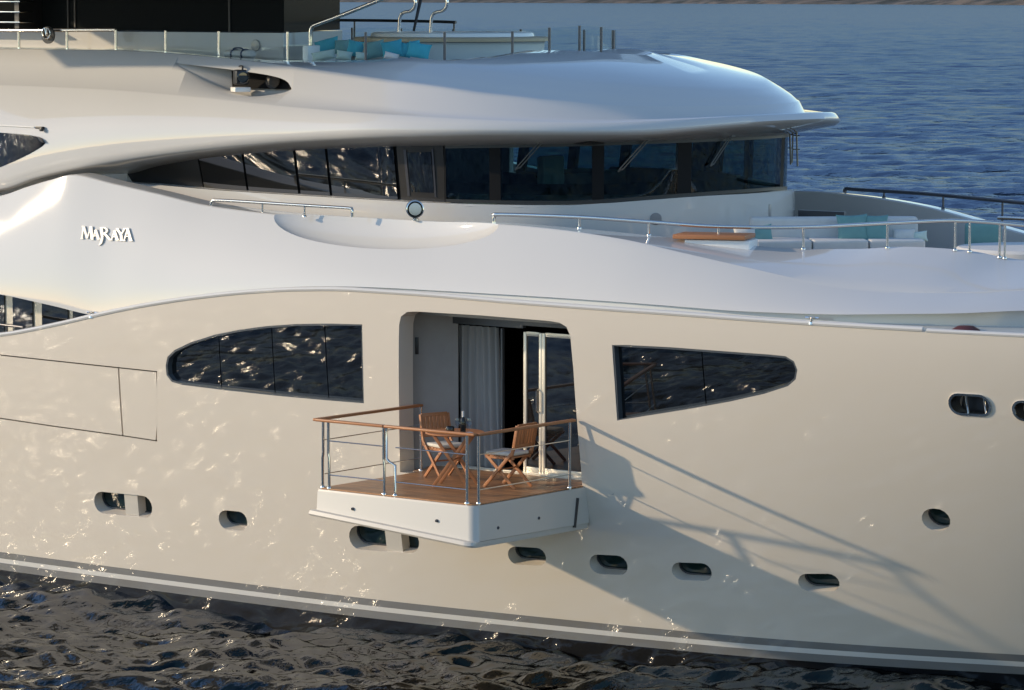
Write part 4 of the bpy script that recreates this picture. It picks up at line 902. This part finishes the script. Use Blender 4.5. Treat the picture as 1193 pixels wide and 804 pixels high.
bm = BM(); box(bm, (-1.25, GY-.02, .025), (3.3, .10, .03), bevel=.006); box(bm, (-1.25, GY-.13, .022), (3.3, .03, .02)); bpart('door_track', bm, M['cream_frame'], bal)
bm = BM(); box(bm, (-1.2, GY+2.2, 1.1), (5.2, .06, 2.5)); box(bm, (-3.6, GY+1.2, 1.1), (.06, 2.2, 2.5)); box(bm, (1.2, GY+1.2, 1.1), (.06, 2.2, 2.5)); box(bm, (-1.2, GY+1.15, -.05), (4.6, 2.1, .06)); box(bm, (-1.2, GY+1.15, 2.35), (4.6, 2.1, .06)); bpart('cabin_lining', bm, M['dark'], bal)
# sliding glass door leaves on the right
xs_ = [-1.70, -1.37, -.45]
def leaf(x0, x1, y):
    bm = BM(); t_ = .05
    for c, s in (((x0+t_/2, y, 1.0), (t_, .05, 1.96)), ((x1-t_/2, y, 1.0), (t_, .05, 1.96)), (((x0+x1)/2, y, 1.96), (x1-x0-2*t_-.004, .05, .06)), (((x0+x1)/2, y, .07), (x1-x0-2*t_-.004, .05, .08))): box(bm, c, s, bevel=.006)
    f = bpart('sliding_door', bm, M['cream_frame'], bal); bm = BM(); box(bm, ((x0+x1)/2, y+.004, 1.02), (x1-x0-2*t_, .012, 1.84)); bpart('pane', bm, M['mirror_glass'], f); return f
xs_ = sG(632.5); lf = leaf(xo, xs_-.002, GY); lf2 = leaf(xs_+.002, .15, GY)
bm = BM(); tube(bm, [(xs_-.055, GY-.035, .88), (xs_-.055, GY-.075, .9), (xs_-.055, GY-.075, 1.18), (xs_-.055, GY-.035, 1.20)], .012, 8); bpart('door_handle', bm, M['steel'], lf)
bm = BM(); box(bm, (sG(584), GY+.03, 1.0), (.03, .05, 2.0)); bpart('door_jamb', bm, M['grey_frame'], bal)
# grey curtain
F_, K_ = [], []
for i in range(90):
    u = i/89; ra, rb = [], []
    for k in range(10):
        t = k/9; x = sG(530)+(sG(580)-sG(530))*u*(.93+.1*t) ; dep = .04*math.sin(u*2*math.pi*6.0+.4*math.sin(t*3))*(.7+.3*t)+.012*math.sin(u*31+t*2); ra.append((x, GY+.09+dep, 2.0-1.97*t)); rb.append((x, GY+.098+dep, 2.0-1.97*t))
    F_.append(ra); K_.append(rb)
bm = BM(); grid_solid(bm, F_, K_); cu = build('curtain', bm, M['curtain'], None, 60); cu.location = tuple(BO); cu.rotation_euler = (0, 0, BR); tag(cu, 'long grey pleated curtain hanging in the open balcony doorway', 'curtain')
# folding table, chairs, glassware
def leg_bm(a, b, w_=.045, t_=.024, side=(0, 1, 0)):
    bm = BM(); A, B = Vector(a), Vector(b); d_ = (B-A).normalized(); s_ = Vector(side); n_ = d_.cross(s_).normalized(); box(bm, tuple((A+B)/2), ((B-A).length, t_, w_), (tuple(d_), tuple(s_), tuple(n_)), .006); return bm
zdk = BO[2]+.019
def make_chair(loc, rz, label):
    t = tag(empty('folding_chair', loc, rz), label, 'chair', 'chairs on the balcony')
    bm = BM()
    for k in range(6): box(bm, (.205-.082*k, 0, .425), (.068, .42, .02), bevel=.005)
    for y in (-.19, .19): box(bm, (0, y, .405), (.46, .03, .03), bevel=.006)
    build('seat', bm, M['teak'], t); bm = BM(); box(bm, (.01, 0, .462), (.43, .41, .05), bevel=.022, seg=3); build('seat_cushion', bm, M['cushion'], t)
    for y in (-.225, .225): build('leg', leg_bm((.24, y, .0), (-.235, y, .50)), M['teak'], t)
    for y in (-.195, .195): build('leg', leg_bm((-.25, y, .0), (.20, y, .415)), M['teak'], t)
    for y in (-.225, .225):
        bm = BM(); A = [(-.215, y, .44), (-.25, y, .56), (-.31, y, .86)]
        for a, b in zip(A[:-1], A[1:]): bm_ = leg_bm(a, b, .045, .026); me_ = bpy.data.meshes.new('x'); bm_.to_mesh(me_); bm_.free(); bm.from_mesh(me_); bpy.data.meshes.remove(me_)
        build('back_frame', bm, M['teak'], t)
    bm = BM(); d_ = Vector((-.06, 0, .30)).normalized(); n_ = Vector((d_.z, 0, -d_.x))
    for k in range(7): box(bm, tuple(Vector((-.255, -.18+.06*k, .575))+d_*.14), (.30, .052, .016), (tuple(d_), (0, 1, 0), tuple(n_)), .004)
    for h_ in (0, .28): box(bm, tuple(Vector((-.255, 0, .575))+d_*h_), (.05, .42, .022), (tuple(d_), (0, 1, 0), tuple(n_)), .006)
    build('backrest', bm, M['teak'], t); bm = BM(); tube(bm, [(0, -.225, .245), (0, .225, .245)], .011, 8); build('stretcher', bm, M['teak'], t)
    return t
cl = onz(520, 518, BO[2]+.48); cr = onz(592, 527, BO[2]+.48); tb = onz(530, 505, BO[2]+.73)
make_chair((cl[0], cl[1], zdk), BR-R(18), 'teak folding chair left of the balcony table, its back to the grey wall')
make_chair((cr[0], cr[1], zdk), BR+R(183), 'teak folding chair right of the balcony table, before the glass door')
t = tag(empty('folding_table', (tb[0], tb[1], zdk), BR+R(25)), 'round teak folding table behind the balcony rail, set with glasses and a bottle', 'table')
RTT = .40; ZT = .735
bm = BM(); lathe(bm, [(0, ZT-.028), (RTT-.02, ZT-.028), (RTT, ZT-.018), (RTT, ZT-.008), (RTT-.01, ZT), (0, ZT)], (0, 0, 0), (0, 0, 1), 48); build('tabletop', bm, M['teak'], t)
for y in (-.22, .22): build('leg', leg_bm((.26, y, 0), (-.24, y, ZT-.028)), M['teak'], t)
for y in (-.19, .19): build('leg', leg_bm((-.26, y, 0), (.24, y, ZT-.028)), M['teak'], t)
bm = BM(); tube(bm, [(0, -.22, .36), (0, .22, .36)], .012, 8); build('stretcher', bm, M['teak'], t)
zt0 = zdk+ZT+.001
def on_table(px, py):
    q = onz(px, py, zt0); v = q[:2]-tb[:2]; l_ = np.linalg.norm(v); v = v*min(1, (RTT-.06)/max(l_, 1e-6)); return (tb[0]+v[0], tb[1]+v[1], zt0)
def lathe_thing(name, prof, loc, m, label, cat, group=None, n=24):
    bm = BM(); lathe(bm, prof, (0, 0, 0), (0, 0, 1), n); o = build(name, bm, m, None, 50); o.location = tuple(map(float, loc)); return tag(o, label, cat, group)
GL = [(.034, 0), (.034, .003), (.005, .008), (.004, .085), (.012, .095), (.034, .125), (.038, .155), (.031, .205), (.0295, .205), (.0365, .155), (.032, .127), (.010, .098), (0, .097)]
lathe_thing('wine_glass', GL, on_table(533, 505), M['wine_glass'], 'stemmed wine glass just left of the bottle on the balcony table', 'glass', 'wine glasses on the balcony table')
lathe_thing('wine_glass', GL, on_table(545, 504.5), M['wine_glass'], 'stemmed wine glass just right of the bottle on the balcony table', 'glass', 'wine glasses on the balcony table')
lathe_thing('wine_glass', GL, on_table(552, 506.5), M['wine_glass'], 'stemmed wine glass nearest the rail corner, above the white napkin', 'glass', 'wine glasses on the balcony table')
t = tag(empty('wine_bottle', on_table(539.5, 505)), 'dark wine bottle with pale foil at its neck on the balcony table', 'bottle'); bm = BM(); lathe(bm, [(0, 0), (.036, 0), (.038, .01), (.038, .16), (.03, .195), (.016, .22), (.0145, .25)], (0, 0, 0), (0, 0, 1), 22); build('body', bm, M['bottle'], t, 50)
bm = BM(); lathe(bm, [(.0165, .225), (.016, .26), (.0165, .27), (.0165, .30), (0, .302)], (0, 0, 0), (0, 0, 1), 18); build('foil', bm, M['canvas'], t, 50)
lathe_thing('candle_jar', [(0, 0), (.05, 0), (.056, .01), (.056, .085), (.05, .095), (.044, .095), (.044, .03), (0, .028)], on_table(524.5, 505), M['bottle'], 'squat black jar at the left of the balcony table', 'jar')
q = on_table(550, 507.5); bm = BM(); box(bm, (0, 0, .012), (.16, .12, .022), bevel=.008); 
for v in bm.verts: v.co.z += .012*math.sin(v.co.x*40)*(v.co.z > .01)
nk = build('napkin', bm, M['napkin'], None, 50); nk.location = tuple(map(float, (q[0], q[1], zt0))); nk.rotation_euler = (0, 0, 1.1); tag(nk, 'folded white napkin at the right edge of the balcony table', 'napkin')
# ------------------------------------------------------------------ sea and far shore
def make_sea():
    th0 = math.atan2(fh[1], fh[0])
    ang = [0.0]; 
    while ang[-1] < math.pi:
        a = ang[-1]; ang.append(a+(.0010 if a < R(9.5) else min(.06, .0010+(a-R(9.5))*.012)))
    ang[-1] = math.pi; neg = -np.array(ang)[::-1][:-1]
    pos = [0.0]
    while pos[-1] < math.pi:
        b_ = pos[-1]; pos.append(b_+(.0010 if b_ < R(9.5) else .0028 if b_ < R(108) else min(.06, .0028+(b_-R(108))*.03)))
    pos[-1] = math.pi; ang = np.concatenate([neg, np.array(pos)])[:-1]
    rad = [2.0]
    while rad[-1] < 25000:
        r_ = rad[-1]; rad.append(r_+(1.0 if r_ < 12 else .35 if r_ < 26 else (.085 if r_ < 40 else .065) if r_ < 66 else max(.12, .0026*(r_-30)) if r_ < 1800 else .06*r_))
    rad = np.array(rad); na, nr = len(ang), len(rad)
    A, Rr = np.meshgrid(ang+th0, rad); X = CAM[0]+Rr*np.cos(A); Y = CAM[1]+Rr*np.sin(A); Z = np.zeros_like(X)
    drr = np.gradient(rad)[:, None]; daa = np.gradient(ang)[None, :]*Rr; res = np.maximum(drr, daa)
    N = 120; lam = np.exp(np.linspace(math.log(.19), math.log(11), N)); wd = R(295)
    for i in range(N):
        l = lam[i]; k = 2*math.pi/l; a_ = wd+RNG.normal(0, .55); ph = RNG.uniform(0, 6.28)
        amp = .031*l/(2*math.pi)*(1.0 if l < 2.6 else (2.6/l)**1.0)*(2.7 if l < .65 else 1.9 if l < 1.0 else .95 if l < 3 else 1.15)
        fade = np.clip((l/res-1.5)/1.6, 0, 1)
        mod = 1+.45*np.sin((X*math.cos(a_+1.2)+Y*math.sin(a_+1.2))*k*.13+ph*2)
        p = (X*math.cos(a_)+Y*math.sin(a_))*k+ph
        Z += amp*fade*mod*(np.sin(p)+.12*np.cos(2*p))
    co = np.stack([X, Y, Z], -1).reshape(-1, 3); nv = len(co)
    i = np.arange(nr-1)[:, None]*na; j = np.arange(na)[None, :]; j2 = (j+1) % na
    q = np.stack([i+j, i+j2, i+na+j2, i+na+j], -1).reshape(-1, 4)
    # close the small hole below the camera
    me = bpy.data.meshes.new('sea'); cap = np.arange(na)[::-1]
    me.vertices.add(nv); me.vertices.foreach_set('co', co.astype(np.float32).ravel()); nq = len(q)
    me.loops.add(nq*4+na); me.loops.foreach_set('vertex_index', np.concatenate([q.ravel(), cap]).astype(np.int32))
    me.polygons.add(nq+1); me.polygons.foreach_set('loop_start', np.concatenate([np.arange(nq)*4, [nq*4]]).astype(np.int32))
    me.polygons.foreach_set('loop_total', np.concatenate([np.full(nq, 4), [na]]).astype(np.int32))
    me.polygons.foreach_set('use_smooth', np.ones(nq+1, bool)); me.update(calc_edges=True); me.validate()
    m = mat('sea_water', (.007, .016, .022), .03, ior=1.333, spec=.5); Nn, L, P = nodes(m)
    tc = Nn.new('ShaderNodeTexCoord'); mp = Nn.new('ShaderNodeMapping'); mp.inputs['Rotation'].default_value = (0, 0, R(115)); mp.inputs['Scale'].default_value = (1, .55, 1)
    L.new(tc.outputs['Object'], mp.inputs[0]); prev = None
    for sc_, st, ds in ((.045, 1.0, 1.8), (.22, .9, .7), (1.1, .7, .12), (4.5, .7, .028), (12, .6, .014)):
        nz = Nn.new('ShaderNodeTexNoise'); nz.inputs['Scale'].default_value = sc_; nz.inputs['Detail'].default_value = 3; nz.inputs['Distortion'].default_value = .6
        L.new(mp.outputs[0], nz.inputs['Vector']); bp = Nn.new('ShaderNodeBump'); bp.inputs['Strength'].default_value = st; bp.inputs['Distance'].default_value = ds
        L.new(nz.outputs['Fac'], bp.inputs['Height'])
        if prev: L.new(prev.outputs[0], bp.inputs['Normal'])
        prev = bp
    L.new(prev.outputs[0], P.inputs['Normal'])
    # ripples too fine to model far from the yacht count as roughness
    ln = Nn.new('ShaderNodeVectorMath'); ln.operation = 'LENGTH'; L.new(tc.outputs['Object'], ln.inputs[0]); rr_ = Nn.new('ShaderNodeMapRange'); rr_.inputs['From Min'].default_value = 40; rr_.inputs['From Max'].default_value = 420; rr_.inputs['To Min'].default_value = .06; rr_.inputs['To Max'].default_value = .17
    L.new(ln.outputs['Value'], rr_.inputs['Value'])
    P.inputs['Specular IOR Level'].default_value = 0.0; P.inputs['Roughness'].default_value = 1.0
    gl = Nn.new('ShaderNodeBsdfGlossy'); gm = Nn.new('ShaderNodeMix'); gm.data_type = 'RGBA'; gm.inputs['A'].default_value = (.17, .17, .168, 1); gm.inputs['B'].default_value = (.20, .235, .30, 1); gr_ = Nn.new('ShaderNodeMapRange'); gr_.inputs['From Min'].default_value = 20; gr_.inputs['From Max'].default_value = 90; L.new(ln.outputs['Value'], gr_.inputs['Value']); L.new(gr_.outputs[0], gm.inputs['Factor']); L.new(gm.outputs['Result'], gl.inputs['Color']); L.new(rr_.outputs[0], gl.inputs['Roughness']); L.new(prev.outputs[0], gl.inputs['Normal'])  # reflection tone painted by distance: dark near the yacht, sky blue far off
    fr = Nn.new('ShaderNodeFresnel'); fr.inputs['IOR'].default_value = 1.333; L.new(prev.outputs[0], fr.inputs['Normal'])
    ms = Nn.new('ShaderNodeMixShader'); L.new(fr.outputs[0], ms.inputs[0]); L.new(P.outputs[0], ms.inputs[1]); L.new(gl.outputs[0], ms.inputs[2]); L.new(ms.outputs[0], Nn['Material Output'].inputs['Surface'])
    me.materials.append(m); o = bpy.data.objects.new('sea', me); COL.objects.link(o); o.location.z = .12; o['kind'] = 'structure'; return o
make_sea()
def make_shore():
    # waterline of the far coast, nearer on the right
    P0, P1 = np.array(onz(-150, .2, 0)), np.array(onz(1500, 7.6, 0)); n, mrows = 320, 26
    d = (P1-P0)/np.linalg.norm(P1-P0); nn = np.array([-d[1], d[0], 0]); 
    if nn @ fh < 0: nn = -nn
    verts, faces = [], []
    for i in range(n):
        b = P0+(P1-P0)*i/(n-1)
        for j in range(mrows):
            t = j/(mrows-1); dist = t**1.6*900; h = -1+2.2*min(1, t*14)+62*t**1.35*(1+.35*math.sin(i*.05)+.25*math.sin(i*.13+1))+(RNG.normal(0, .9) if 0 < j < mrows-1 else 0)*min(1, j/3)*(1+t*4)
            p = b+nn*dist+d*RNG.normal(0, 1.5)+nn*12*math.sin(i*.21); verts.append((p[0], p[1], h))
    for i in range(n-1):
        for j in range(mrows-1): a = i*mrows+j; faces.append((a, a+1, a+mrows+1, a+mrows))
    m = add_noise(mat('scrub_and_rock', (.07, .06, .045), .9), .03, .12, (.022, .024, .018), (.12, .095, .075), detail=6)
    o = mesh('far_shore', verts, faces, m, None, 0); o['kind'] = 'structure'
make_shore()
